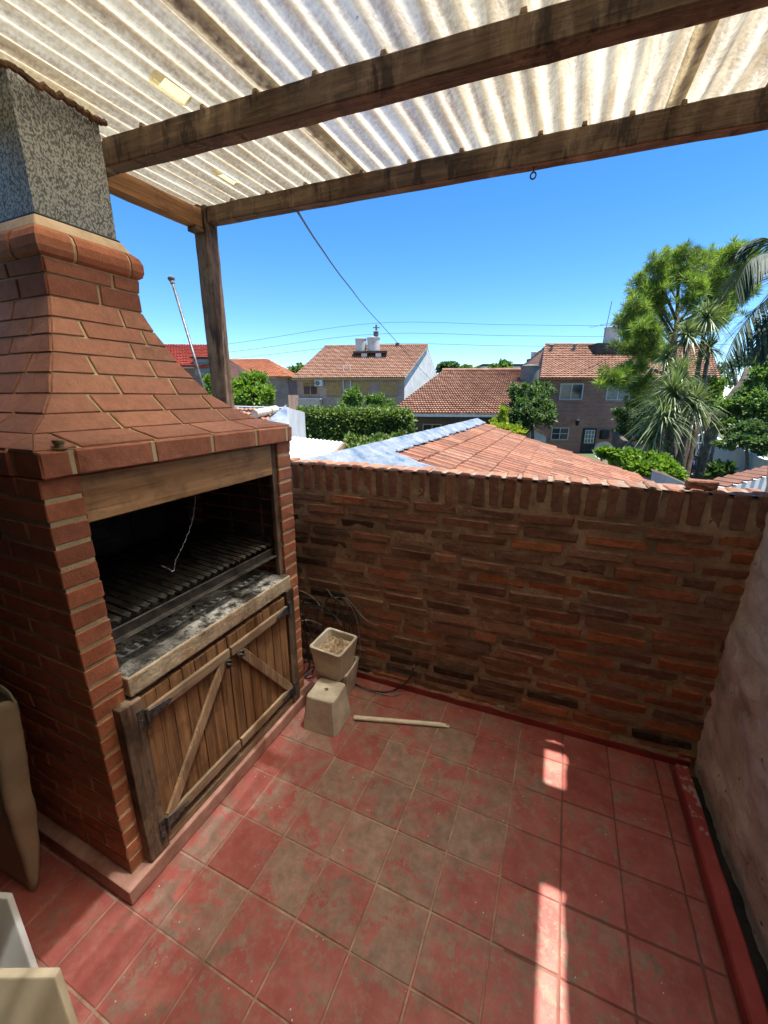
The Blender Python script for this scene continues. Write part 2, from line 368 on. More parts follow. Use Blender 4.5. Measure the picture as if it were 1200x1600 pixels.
    M['canvas'] = t.fin(t.mix(sp, col, (.5, .47, .4)), .8, t.bump(wv, .35, .002))
    M['beige'] = rough_mat('beige_board', (.52, .43, .29), (.66, .56, .40), 5, 60, .15, .002, .55)
    M['whiteboard'] = rough_mat('white_board', (.58, .57, .54), (.70, .69, .66), 5, 60, .1, .002, .5)
    # neighbours
    t = NT('clay_tile'); n = t.noise(9, 7, rough=.68)
    col = t.mix(1, t.info('Color'), t.ramp(n, [(.3, .62), (.6, 1.), (.8, 1.3)]), 'MULTIPLY')
    li = t.ramp(t.noise(13, 5, rough=.75), [(.63, 0), (.72, .8)]); col = t.mix(li, col, (.42, .36, .27))
    M['clay'] = t.fin(col, .85, t.bump(t.noise(40, 4), .4, .006), spec=.25)
    def far_clay(name, a, b, c):
        t = NT(name); n = t.noise(2.2, 7, rough=.75); n2 = t.noise(.35, 4)
        col = t.ramp(n, [(.3, a), (.5, b), (.7, c)]); col = t.mix(t.ramp(n2, [(.4, 0), (.7, .4)]), col, a)
        return t.fin(col, .85, spec=.2)
    M['far_clay'] = far_clay('far_clay_tile', (.16, .085, .058), (.28, .15, .10), (.42, .27, .19))
    M['far_clay_red'] = far_clay('far_red_tile', (.21, .035, .025), (.33, .065, .042), (.38, .12, .08))
    M['far_clay_orange'] = far_clay('far_orange_tile', (.30, .105, .052), (.42, .17, .085), (.48, .23, .13))
    t = NT('silver_membrane'); n = t.noise(4, 8, rough=.75); n2 = t.noise(22, 5, rough=.7)
    col = t.ramp(n, [(.35, (.07, .12, .20)), (.46, (.17, .21, .26)), (.62, (.30, .32, .34))])  # blue stops paint reflected sky into the membrane's colour
    M['silver'] = t.fin(col, t.ramp(n2, [(.3, .38), (.7, .65)]), t.bump(t.math('ADD', n2, n), .9, .03), .35)
    def far_brick(name, a, b, mo, sc):
        t = NT(name); bt = t.node('ShaderNodeTexBrick'); v = t.node('ShaderNodeTexCoord').outputs['UV']
        t.set(bt.inputs['Vector'], v); bt.inputs['Scale'].default_value = sc; bt.inputs['Color1'].default_value = (*a, 1); bt.inputs['Color2'].default_value = (*b, 1); bt.inputs['Mortar'].default_value = (*mo, 1)
        bt.inputs['Mortar Size'].default_value = .022; bt.inputs['Brick Width'].default_value = .55; bt.inputs['Row Height'].default_value = .22
        col = t.mix(1, bt.outputs['Color'], t.ramp(t.noise(.8, 5), [(.3, .75), (.7, 1.1)]), 'MULTIPLY')
        return t.fin(col, .9, t.bump(bt.outputs['Fac'], -.4, .02), spec=.15)
    M['far_brick'] = far_brick('brown_far_brick', (.30, .135, .10), (.20, .095, .075), (.42, .31, .25), 2.2)
    M['far_brick_grey'] = far_brick('mottled_far_brick', (.42, .25, .19), (.24, .16, .135), (.58, .50, .43), 2.2)
    M['white'] = rough_mat('white_paint', (.50, .50, .49), (.66, .66, .65), 1.2, 20, .2, .01)
    M['offwhite'] = rough_mat('offwhite_sheet', (.42, .42, .41), (.58, .58, .57), 1.5, 20, .2, .01)
    M['grey_wall'] = rough_mat('grey_render', (.16, .15, .14), (.28, .265, .245), 1.5, 15, .3, .02)
    M['dark_wall'] = rough_mat('dark_render', (.05, .035, .028), (.10, .07, .055), 1.5, 15, .3, .02)
    M['tar'] = rough_mat('tar_black', (.008, .008, .009), (.03, .03, .03), 1.5, 15, .4, .02)
    M['fibre'] = rough_mat('fibre_cement', (.46, .44, .39), (.62, .60, .54), 1.2, 12, .2, .01)
    M['fibre_dark'] = rough_mat('grey_fibre_cement', (.10, .105, .10), (.19, .19, .18), 1.2, 12, .2, .01)
    M['shutter'] = rough_mat('ochre_shutter', (.34, .19, .05), (.48, .29, .10), 4, 30, .2, .01, .6)
    M['glass'] = rough_mat('window_glass', (.012, .02, .028), (.03, .045, .055), 1.5, 6, .05, .01, .12, spec=.6)
    M['curtain'] = rough_mat('curtain_glass', (.06, .075, .075), (.16, .18, .17), 5, 6, .05, .01, .2)
    M['alu'] = rough_mat('window_frame', (.42, .41, .38), (.55, .54, .51), 4, 30, .1, .005, .5)
    M['gutter'] = rough_mat('yellow_fascia', (.30, .22, .07), (.38, .29, .11), 4, 30, .1, .005, .6)
    M['trim'] = rough_mat('pale_gutter', (.5, .5, .48), (.62, .62, .6), 3, 30, .1, .005, .5)
    M['teal'] = rough_mat('teal_board', (.17, .36, .37), (.24, .44, .45), 8, 40, .2, .004, .7)
    M['bark'] = rough_mat('bark', (.045, .033, .024), (.15, .115, .085), 5, 25, .9, .03)
    M['bark_pale'] = rough_mat('pale_bark', (.09, .075, .06), (.25, .215, .175), 5, 25, .9, .03)
    def leaf(name, cols, tl=.35, rough=.55):
        t = NT(name); r = t.node('ShaderNodeNewGeometry').outputs['Random Per Island']
        col = t.ramp(r, [(i/(len(cols)-1), c) for i, c in enumerate(cols)])
        t.fin(col, rough, spec=.35); tr = t.node('ShaderNodeBsdfTranslucent'); t.l.new(t.mix(1, col, (1.25, 1.35, .6), 'MULTIPLY'), tr.inputs[0])
        mx = t.node('ShaderNodeMixShader'); mx.inputs[0].default_value = tl; t.l.new(t.b.outputs[0], mx.inputs[1]); t.l.new(tr.outputs[0], mx.inputs[2]); t.l.new(mx.outputs[0], t.out.inputs['Surface'])
        return t.m
    M['leaf_hedge'] = leaf('hedge_leaf', [(.045, .08, .02), (.08, .14, .03), (.14, .20, .045), (.24, .29, .07)])
    M['leaf_bush'] = leaf('bush_leaf', [(.06, .12, .03), (.11, .19, .05), (.19, .28, .08)])
    M['leaf_dark'] = leaf('dark_leaf', [(.035, .075, .025), (.07, .125, .045), (.14, .20, .085)])
    M['leaf_bright'] = leaf('bright_leaf', [(.09, .17, .02), (.15, .25, .03), (.22, .32, .05)])
    M['leaf_yellow'] = leaf('yellow_leaf', [(.20, .26, .02), (.30, .36, .03), (.38, .42, .06)])
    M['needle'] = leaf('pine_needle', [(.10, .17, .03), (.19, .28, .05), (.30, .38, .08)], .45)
    M['needle_dark'] = leaf('dark_pine_needle', [(.05, .085, .03), (.09, .14, .045), (.16, .21, .06)], .4)  # darker needle tone, dealt to tufts at random
    M['blade'] = leaf('blade_leaf', [(.06, .10, .04), (.13, .18, .075), (.30, .34, .17)], .25, .4)
    M['palm'] = leaf('palm_leaf', [(.018, .040, .022), (.035, .062, .036), (.065, .095, .06)], .2, .6)
    t = NT('garden_ground'); n = t.noise(.5, 8, rough=.65)
    M['ground'] = t.fin(t.ramp(n, [(.35, (.10, .085, .06)), (.5, (.07, .085, .035)), (.65, (.05, .085, .025))]), .95, t.bump(t.noise(6, 6), .6, .05))
    M['skin'] = rough_mat('skin', (.32, .17, .11), (.40, .23, .15), 9, 40, .1, .002, .6)
    for k, c in dict(navy=(.02, .028, .08), red=(.4, .05, .05), cloth=(.72, .72, .73), blue=(.04, .10, .30), hair=(.02, .015, .01), insul=(.22, .1, .06), orange=(.4, .12, .05)).items():
        M[k] = rough_mat('cloth_'+k, tuple(q*.85 for q in c), c, 6, 30, .2, .004, .8)
mats()

# ------------------------------------------------------------------ terrace floor
WY = lambda X: .575+.028*X                       # face of the brick wall
fl = tag(box('floor', (-1.6, -2.6, -.18), (1.75, .70, -.0035), M['grout'], bevel=0), kind='structure')
tile_me = brick_mesh('tile', (.1915, .1915, .014), .0022, 0, 0, M['tile'])
for i in range(-6, 8):
    for j in range(-10, 3):
        x0, x1, y0, y1 = i*.2, i*.2+.2, j*.2, j*.2+.2
        if i == 7: x1 = 1.462
        if j == 2: y1 = WY((x0+x1)/2)-.004
        if x1 < -.36 and y0 > -.77 and y1 < .33: continue
        link('tile', tile_me, None, fl, ((x0+x1)/2+random.uniform(-.0012, .0012), (y0+y1)/2+random.uniform(-.0012, .0012), -.007+random.uniform(-.0006, .0006)),
             (random.uniform(-.002, .002), random.uniform(-.002, .002), random.uniform(-.004, .004)), ((x1-x0-.0058)/.1915, (y1-y0-.0058)/.1915, 1))

# ------------------------------------------------------------------ old brick parapet wall
bw = empty('brick_wall', (0, .575, 0), math.atan(.028), 'old rough red brick parapet wall with upright brick coping beside the terrace floor', 'wall')
WX0, WX1, WT, CH = -1.62, 1.60, .15, .0668
def wall_core(u, v):
    x = WX0+(WX1-WX0)*u; z = 1.285*v
    return (x, -.0005+.0035*fbm(x, z, 3, 9)+.003*fbm(x, z, 7, 30), z)
core = MB(); gm = grid_mesh(wall_core, 300, 130, True, 'mortar'); link('mortar', gm, M['old_mortar'], bw)
MB().box((WX0, .012, 0), (WX1, WT-.008, 1.290)).build('wall_core', M['old_mortar'], bw)
variants = [brick_mesh('brick', (.235, .10, .0525), .0095, .0045, s, M['old_brick']) for s in range(9)]
pal = [(.30, .135, .082), (.26, .125, .082), (.235, .12, .082), (.20, .108, .076), (.35, .14, .075), (.29, .165, .108), (.33, .17, .11)]
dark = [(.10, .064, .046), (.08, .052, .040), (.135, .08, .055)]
for c in range(17):
    z = .018+CH*(c+.5)
    x = WX0-random.uniform(0, .24)+(.125 if c % 2 else 0)
    while x < WX1:
        L = random.choice([.235, .24, .245, .228]) if random.random() > .1 else .115
        g = random.uniform(.014, .026)
        a, b = max(x, WX0), min(x+L, WX1)
        if b-a > .035:
            xm = (a+b)/2
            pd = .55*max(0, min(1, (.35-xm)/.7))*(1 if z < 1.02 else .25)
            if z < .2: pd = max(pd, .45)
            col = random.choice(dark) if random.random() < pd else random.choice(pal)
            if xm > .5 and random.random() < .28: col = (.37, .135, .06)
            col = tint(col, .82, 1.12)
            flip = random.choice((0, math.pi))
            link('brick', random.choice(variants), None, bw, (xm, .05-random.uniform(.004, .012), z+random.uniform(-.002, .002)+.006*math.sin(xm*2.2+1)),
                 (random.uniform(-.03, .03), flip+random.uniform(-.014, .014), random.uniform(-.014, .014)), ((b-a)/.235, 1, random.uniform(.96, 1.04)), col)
        x += L+g
svar = [brick_mesh('brick', (.052, .15, .147), .007, .003, 50+s, M['old_brick']) for s in range(6)]
x = WX0+.02; k = 0
while x < WX1-.02:
    col = random.choice(pal[:4]+[(.30, .15, .10)]); col = tint(col, .85, 1.15)
    link('coping_brick', random.choice(svar), None, bw, (x+.026, .075-random.uniform(.002, .007), 1.232+random.uniform(-.004, .004)), (random.uniform(-.02, .02), random.uniform(-.02, .02), random.uniform(-.02, .02)), (random.uniform(.9, 1.08), 1, 1), col)
    x += .052+random.uniform(.016, .026)
# coping mortar cap between the upright bricks
link('coping_mortar', grid_mesh(lambda u, v: (WX0+(WX1-WX0)*u, .006+.139*v, 1.300+.004*fbm(u*60, v*3, 1, 1)), 260, 8, True, 'cap'), M['coping_mortar'], bw)
# cement fillet and red skirting along the foot of the wall
def skirt(u, v):
    x = -.36+1.90*u; z = .040*min(1, v*1.35); d = .0145 if v < .75 else .0145*(1-(v-.75)*4)
    return (x, -d-.001+.0025*fbm(x, z, 5, 14), z+(.006*fbm(x, 2, 2, 9) if v > .5 else 0))
sk = link('skirting', grid_mesh(skirt, 150, 9, True, 'skirting'), M['skirt'], bw)
def fillet(u, v):
    x = -.36+1.90*u; top = .062+.022*fbm(x, 8, 1, 5); z = .030+(top-.030)*v
    return (x, -.0125+.012*v*v+.003*fbm(x, z, 9, 40), z)
link('cement_fillet', grid_mesh(fillet, 150, 7, True, 'fillet'), M['old_mortar'], bw)

# ------------------------------------------------------------------ plastered side wall, kerb
WZ = 2.60
def pw(u, v):
    y = -2.6+3.30*u; z = WZ*v
    b = .020*fbm(1, y, z, 3.2)+.009*fbm(4, y, z, 11)+.0028*fbm(2, y, z, 38)
    x = 1.572-.020*math.exp(-((z-.55)/.5)**2)+.005*z+b
    rw = z/.088+.12*fbm(2, y, z, 2); k_ = int(rw) % 2; b += .0055*min(1, 3.2*abs(((rw) % 1)-.0 if (rw % 1) < .5 else 1-(rw % 1)))*-1; yy_ = (y/.25+.5*k_) % 1; b += .003*max(0, 1-14*min(yy_, 1-yy_))
    if v > .995: z += .018*fbm(3, y, 3, 5)
    return (x, y, z)
pwall = empty('plastered_wall', (1.6, -.9, 0), 0, 'rough lumpy grey white plastered side wall beside the red kerb', 'wall')
o = link('plaster_face', grid_mesh(pw, 210, 170, True, 'plaster'), M['plaster']); o.parent = pwall; o.location = (-1.6, .9, 0)
o = MB().box((1.625, -2.6, 0), (1.80, .695, WZ-.03)).build('wall_core', M['plaster'], pwall, .01); o.location = (-1.6, .9, 0)
def kerbf(s=0): return None
kb = MB()
rings = []
ys = np.linspace(.548, -2.55, 120)
for y in ys:
    n1 = .0035*fbm(y, 1, 0, 9); n2 = .003*fbm(y, 4, 0, 12)
    rings.append([(1.465+n1*.5, y, 0), (1.466+n1, y, .048+n2), (1.471+n1, y, .056+n2), (1.512+n2, y, .058+n1), (1.520+n2, y, .050), (1.521, y, 0)])
for r in rings: kb.v += r
for i in range(len(rings)-1):
    for k in range(5): kb.f.append((i*6+k, i*6+k+1, (i+1)*6+k+1, (i+1)*6+k))
kb.f += [tuple(range(6)), tuple(range((len(rings)-1)*6, len(rings)*6))[::-1]]
tag(kb.build('kerb', M['kerb']), 'low red painted cement kerb with worn white top along the plastered wall', 'kerb')
# near-black strip painted for the dark gap between kerb and wall
tag(box('gap_strip', (1.5215, -2.55, -.003), (1.66, .56, .004), M['soot'], bevel=0), 'narrow near-black strip along the gap between red kerb and plastered wall', 'strip')

# house walls that close the terrace behind the viewer and behind the barbecue's side
tag(box('house_wall', (-1.6, -2.75, -.18), (1.80, -2.602, 3.3), M['plaster'], bevel=.01), 'plastered rear house wall across the far end of the covered terrace', 'wall')
tag(box('house_wall', (-1.215, -1.36, -.003), (-.06, -1.205, 2.45), M['dark_wall'], bevel=.01), 'unseen dark grey house wall behind the boards, added to block light', 'wall')  # out of view, put here to keep light off the barbecue's left face
tag(box('shade_slab', (-1.35, -2.6, 2.74), (.15, -.55, 2.86), M['grey_wall'], bevel=.01), 'unseen grey slab over the rear of the corrugated roof, added to block light', 'slab')  # added out of view to darken the barbecue side and the near floor
tag(box('shade_slab', (.154, -2.6, 2.74), (1.78, -1.20, 2.86), M['grey_wall'], bevel=.01), 'unseen grey slab above the rear opening, added to hold back roof light', 'slab')  # second added light blocker, its edge set by how bright the floor gets
tag(box('side_wall', (-1.35, -2.598, -.003), (-1.22, -.83, 2.55), M['dark_wall'], bevel=.01), 'dark grey side wall standing behind the folded canvas', 'wall')

tag(box('parapet_wall', (-1.35, -.826, -.003), (-1.22, .505, 1.25), M['grey_wall'], bevel=.01), 'low grey parapet wall behind the back of the brick barbecue', 'wall')

# ------------------------------------------------------------------ barbecue
bq = empty('barbecue', (-.72, -.222, 0), 0, 'large red brick barbecue with curved brick hood, timber doors and galvanised flue', 'barbecue')
def bqp(o): o.parent = bq; o.location = Vector(o.location)-Vector((-.72, -.222, 0)); return o
YC = -.222
def BB(name, lo, hi, mat, bevel=.003, **k): return bqp(box(name, lo, hi, mat, None, bevel, **k))
# plinth with uneven edge
BB('plinth', (-1.1125, -.793, .001), (-.3275, .337, .066), M['plinth'], .006, seg=2)
PZ = .0635; PZ0 = .068; NC = 22                       # brick courses of the two side walls
reds = [(.44, .155, .075), (.47, .17, .082), (.41, .14, .068), (.39, .135, .07), (.49, .185, .095)]
BL = lambda L, W, H: brick_mesh('brick', (L, W, H), .0028, .0008, random.randint(0, 999), M['bbq_brick'])
full = [BL(.224, .098, .0515) for _ in range(3)]; half = [BL(.106, .098, .0515) for _ in range(3)]
for yc, y0, y1 in ((-.7045, -.748, -.661), (.2475, .204, .291)):
    BB('mortar_core', (-1.094, y0-.0015, .062), (-.3738, y1+.0015, 1.452), M['bbq_mortar'], 0)
    for c in range(NC):
        z = PZ0+PZ*(c+.5); xs = -.371
        seq = [('f' if (c % 2 == 0) else 'h')]+['f', 'f', 'f']
        for q in seq:
            L = .224 if q == 'f' else .106
            e = max(xs-L, -1.1); Lr = xs-e
            if Lr < .03: break
            me = random.choice(full if q == 'f' else half)
            bqp(link('brick', me, None, None, ((xs+e)/2+random.uniform(-.0012, .0012), yc+random.uniform(-.001, .001), z+random.uniform(-.0012, .0012)),
                (random.uniform(-.004, .004), random.uniform(-.004, .004), random.uniform(-.004, .004)), (Lr/L, 1, 1), tint(random.choice(reds), .88, 1.1)))
            xs = e-.0115
BB('back_wall', (-1.10, -.655, .062), (-1.0, .195, 1.452), M['sooty_brick'], 0)
for z in np.arange(.86, 1.44, .066):                    # firebox lining
    for k in range(4):
        a = -.652+.21*k+(.1 if int(z*100) % 2 else 0); b = min(a+.2, .19)
        if b-a > .04: BB('lining_brick', (-.998, a, z), (-.990, b, z+.056), M['sooty_brick'], .002)
    for (ya, yb) in ((.1905, .1975),):
        for k in range(3):
            a = -.985+.2*k+(.1 if int(z*1000) % 2 else 0); BB('lining_brick', (a, ya, z), (min(a+.19, -.40), yb, z+.056), M['sooty_brick'], .002)
# counter slab, ash
BB('counter_slab', (-.996, -.6545, .731), (-.345, .197, .803), M['slab'], .007, seg=2)
ash = grid_mesh(lambda u, v: (-.985+.635*u, -.650+.842*v, .8035+(.006+.010*max(0, fbm(u*4, v*5, 1, 1.6))+.004*fbm(u*30, v*40, 2, 1))*min(1, (1-u)*14, u*9, v*20, (1-v)*20)), 100, 120, True, 'ash')
tag(bqp(link('ash_layer', ash, M['ash'])), kind='stuff')
for k in range(14):
    c = (random.uniform(-.9, -.42), random.uniform(-.6, .17)); r = random.uniform(.006, .016)
    me = brick_mesh('charcoal', (r*2, r*1.4, r), r*.3, r*.25, k, M['soot']); bqp(link('charcoal', me, None, None, (*c, .815), (random.random(), random.random(), random.random()*3)))
# lintel board
BB('lintel_board', (-.405, -.6545, 1.316), (-.381, .166, 1.4535), M['board'], .003)
BB('lintel_soffit', (-.995, -.6545, 1.4545), (-.41, .197, 1.459), M['soot'], 0)
BB('jamb_strip', (-.405, .1675, .806), (-.383, .1965, 1.4535), M['timber_z'], .002)
# header ledge
LZ0, LZ1 = 1.460, 1.529
BB('ledge_mortar', (-1.096, -.7465, LZ0+.003), (-.3605, .2995, LZ1-.002), M['bbq_mortar'], 0)
cuts = [-.756, -.672, -.430, -.190, .052, .262, .309]
for a, b in zip(cuts, cuts[1:]):
    me = brick_mesh('ledge_brick', (.12, b-a-.013, LZ1-LZ0), .0045, .0014, random.randint(0, 99), M['bbq_brick'])
    bqp(link('ledge_brick', me, None, None, (-.4165+random.uniform(-.0015, .0015), (a+b)/2, (LZ0+LZ1)/2), (0, 0, random.uniform(-.004, .004)), None, tint((.41, .155, .085), .92, 1.08)))
xs = -.481
for L in (.235, .235, .13):
    for yy in (-.7, .25):
        me = brick_mesh('ledge_brick', (L-.010, .114, LZ1-LZ0), .0045, .0014, random.randint(0, 99), M['bbq_brick'])
        bqp(link('ledge_brick', me, None, None, (xs-L/2, yy, (LZ0+LZ1)/2), None, None, tint((.44, .16, .085), .92, 1.08)))
    xs -= L
# hood: courses of bricks on a curved, tapering mortar core
prof = [(1.529, -.372, .529), (1.560, -.505, .455), (1.611, -.577, .381), (1.670, -.643, .316), (1.737, -.687, .278), (1.803, -.729, .240), (1.863, -.756, .216),
        (1.922, -.785, .191), (1.992, -.810, .1675), (2.063, -.8095, .1665), (2.113, -.805, .171)]
XB = -1.145
def hood_core():
    mb = MB(); IN = .0012
    for z, xf, hw in prof: mb.v += [(xf-IN, YC-hw+IN, z), (xf-IN, YC+hw-IN, z), (XB, YC+hw-IN, z), (XB, YC-hw+IN, z)]
    n = len(prof)
    for i in range(n-1):
        for k in range(4): mb.f.append((i*4+k, i*4+(k+1) % 4, (i+1)*4+(k+1) % 4, (i+1)*4+k))
    mb.f += [(3, 2, 1, 0), tuple((n-1)*4+k for k in range(4))]
    return bqp(mb.build('hood_core', M['bbq_mortar']))
hood_core()
def slab_piece(q, out, name, mat, inset=.003, proud=.0055, color=None):
    """raised piece on quad q (4 corners ccw seen from outside) with chamfered rim"""
    q = [np.array(p, float) for p in q]; c = sum(q)/4
    n = np.cross(q[1]-q[0], q[3]-q[0]); n /= np.linalg.norm(n)
    if n@np.array(out) < 0: n = -n
    mb = MB(); j = lambda s: rng.uniform(-s, s, 3)
    q = [p+j(.0012) for p in q]
    r0 = [p-n*.008 for p in q]; r1 = [p+n*(proud-.0025) for p in q]
    r2 = [p+(c-p)/np.linalg.norm(c-p)*inset+n*(proud+rng.uniform(-.0006, .0006)) for p in q]
    mb.v = [tuple(p) for p in r0+r1+r2]
    for a in (0, 4):
        for k in range(4): mb.f.append((a+k, a+(k+1) % 4, a+4+(k+1) % 4, a+4+k))
    mb.f.append((8, 9, 10, 11))
    return bqp(mb.build(name, mat, color=color))
def band(z0, x0, h0, z1, x1, h1, c, cols, n_front, name='hood_brick'):
    g = .0064; lerp = lambda a, b, t: a+(b-a)*t
    zz = z1-z0; sl = math.hypot(zz, x0-x1); t0, t1 = g/sl/2, 1-g/sl/2*1.4
    # front: bricks of constant length, staggered, mitred at the arris
    L = .236; off = (c % 2)*.118+.03*(c % 3)
    ys = [-h0]; y = -h0+.11+off % .2
    while y < h0-.04: ys.append(y); y += L
    ys.append(h0)
    for a, b in zip(ys, ys[1:]):
        fa, fb = a == -h0, b == h0
        def P(yv, t, edge): 
            hw = lerp(h0, h1, t); yy = (math.copysign(hw, edge) if edge else max(-hw, min(hw, yv)))
            return (lerp(x0, x1, t), YC+yy, lerp(z0, z1, t))
        ya, yb = a+g*.9, b-g*.9
        if not fb and ya > lerp(h0, h1, .5): continue
        if min(yb if not fb else h1, h1)-max(ya if not fa else -h1, -h1) < .022: 
            pass
        q = [P(ya, t0, -1 if fa else 0), P(yb, t0, 1 if fb else 0), P(yb, t1, 1 if fb else 0), P(ya, t1, -1 if fa else 0)]
        slab_piece(q, (1, 0, .3), name, M['bbq_brick'], color=tint(cols, .86, 1.1))
    for sgn in (-1, 1):
        xs = [None]; x = x0-.12-off*.7
        edges = [x0]
        while x > XB+.05: edges.append(x); x -= L
        edges.append(XB)
        for a, b in zip(edges, edges[1:]):
            fa = a == x0
            def P(xv, t, edge):
                xf = lerp(x0, x1, t); return (xf if edge else min(xv, xf), YC+sgn*lerp(h0, h1, t), lerp(z0, z1, t))
            xa, xb = a-g*.9, b+g*.9
            if xa < XB+.03: continue
            if not fa and xa > lerp(x0, x1, .5): continue
            q = [P(xb, t0, 0), P(xa, t0, fa), P(xa, t1, fa), P(xb, t1, 0)]
            slab_piece(q, (0, sgn, .3), name, M['bbq_brick'], color=tint(cols, .86, 1.1))
for c in range(len(prof)-1):
    (z0, x0, h0), (z1, x1, h1) = prof[c], prof[c+1]
    band(z0, x0, h0, z1, x1, h1, c, (.41, .185, .112) if c < 8 else (.37, .14, .08), 4)
# projecting rounded collar and cement rim
cp = [(2.113, -.805, .171), (2.122, -.792, .183), (2.140, -.786, .1885), (2.168, -.786, .1885), (2.190, -.795, .180), (2.203, -.812, .168)]
ylist = [(-1, -.075), (-.062, .128), (.139, 1)]
mbc = MB()
for z, xf, hw in cp:
    IN = .006; mbc.v += [(xf-IN, YC-hw+IN, z), (xf-IN, YC+hw-IN, z), (XB-.01, YC+hw-IN, z), (XB-.01, YC-hw+IN, z)]
for i in range(len(cp)-1):
    for k in range(4): mbc.f.append((i*4+k, i*4+(k+1) % 4, (i+1)*4+(k+1) % 4, (i+1)*4+k))
mbc.f += [(3, 2, 1, 0), tuple((len(cp)-1)*4+k for k in range(4))]
bqp(mbc.build('collar_core', M['bbq_mortar']))
def collar_piece(u0, u1, side):
    """loft over the collar profile; u along the face in -1..1 of the half width (or metres when inside)"""
    mb = MB(); R = []
    for z, xf, hw in cp:
        row = []
        for u, e in ((u0, -1), (u1, 1)):
            full_ = abs(u) == 1
            if side == 0: row.append((xf, YC+(u*hw if full_ else u), z))
            else:
                xx = xf if (full_ and u == 1) else (XB if full_ else u)
                row.append((xx, YC+side*hw, z))
        R.append(row)
    for row in R: mb.v += row
    for row in R: mb.v += [((p[0]-.02) if side == 0 else (p[0]-(.02 if (k == 1 and u1 == 1) else 0)), (p[1]+(.02 if k == 0 and u0 == -1 else (-.02 if k == 1 and u1 == 1 else 0))) if side == 0 else p[1]-side*.02, p[2]) for k, p in enumerate(row)]
    n = len(R); o_ = 2*n
    for i in range(n-1):
        mb.f += [(2*i, 2*i+1, 2*i+3, 2*i+2), (o_+2*i, o_+2*i+2, o_+2*i+3, o_+2*i+1), (2*i, 2*i+2, o_+2*i+2, o_+2*i), (2*i+1, o_+2*i+1, o_+2*i+3, 2*i+3)]
    mb.f += [(0, o_, o_+1, 1), (2*n-2, 2*n-1, o_+2*n-1, o_+2*n-2)]
    ob = bqp(mb.build('collar_brick', M['bbq_brick'], color=tint((.46, .17, .088), .9, 1.08)))
    return ob
for u0, u1 in ylist: collar_piece(u0, u1, 0)
for s in (-1, 1):
    collar_piece(-.93, 1, s); collar_piece(-1, -.945, s)
rim = MB(); hw0, hw1 = .1665, .148
rim.hexa([(-.8125, YC-hw0, 2.203), (-.8125, YC+hw0, 2.203), (XB, YC+hw0, 2.203), (XB, YC-hw0, 2.203), (-.838, YC-hw1, 2.243), (-.838, YC+hw1, 2.243), (XB, YC+hw1, 2.243), (XB, YC-hw1, 2.243)])
bqp(rim.build('cement_rim', M['rim'], None, .006, seg=2))
# galvanised flue with dark gasket, rusty flashing under the roof
BB('flue_gasket', (-1.125, YC-.1455, 2.242), (-.842, YC+.1455, 2.250), M['rubber'], .002)
mbf = MB(); FO = [(-.850, YC-.138), (-.850, YC+.138), (-1.118, YC+.138), (-1.118, YC-.138)]
for z in (2.250, 2.40, 2.52, 2.720): mbf.v += [(x+(.001 if z == 2.4 else 0), y, z) for x, y in FO]
for i in range(3):
    for k in range(4): mbf.f.append((i*4+k, i*4+(k+1) % 4, (i+1)*4+(k+1) % 4, (i+1)*4+k))
bqp(mbf.build('flue', M['galv']))
rs = catmull([(-1.13, YC-.152, 2.632), (-.98, YC-.151, 2.626), (-.838, YC-.15, 2.632), (-.834, YC-.06, 2.624), (-.836, YC+.04, 2.630), (-.833, YC+.10, 2.622), (-.838, YC+.155, 2.630)], 10)
rs = [p+rng.normal(0, .0022, 3) for p in rs]
tf = NT('rust'); tf.fin(tf.ramp(tf.noise(25, 6), [(.3, (.07, .035, .018)), (.7, (.24, .14, .075))]), .9, tf.bump(tf.noise(60, 5), .8, .006)); M['rust'] = tf.m
bqp(MB().tube(rs, [.008+.004*abs(math.sin(i*1.7)) for i in range(len(rs))], 6).build('rusty_flashing', M['rust']))
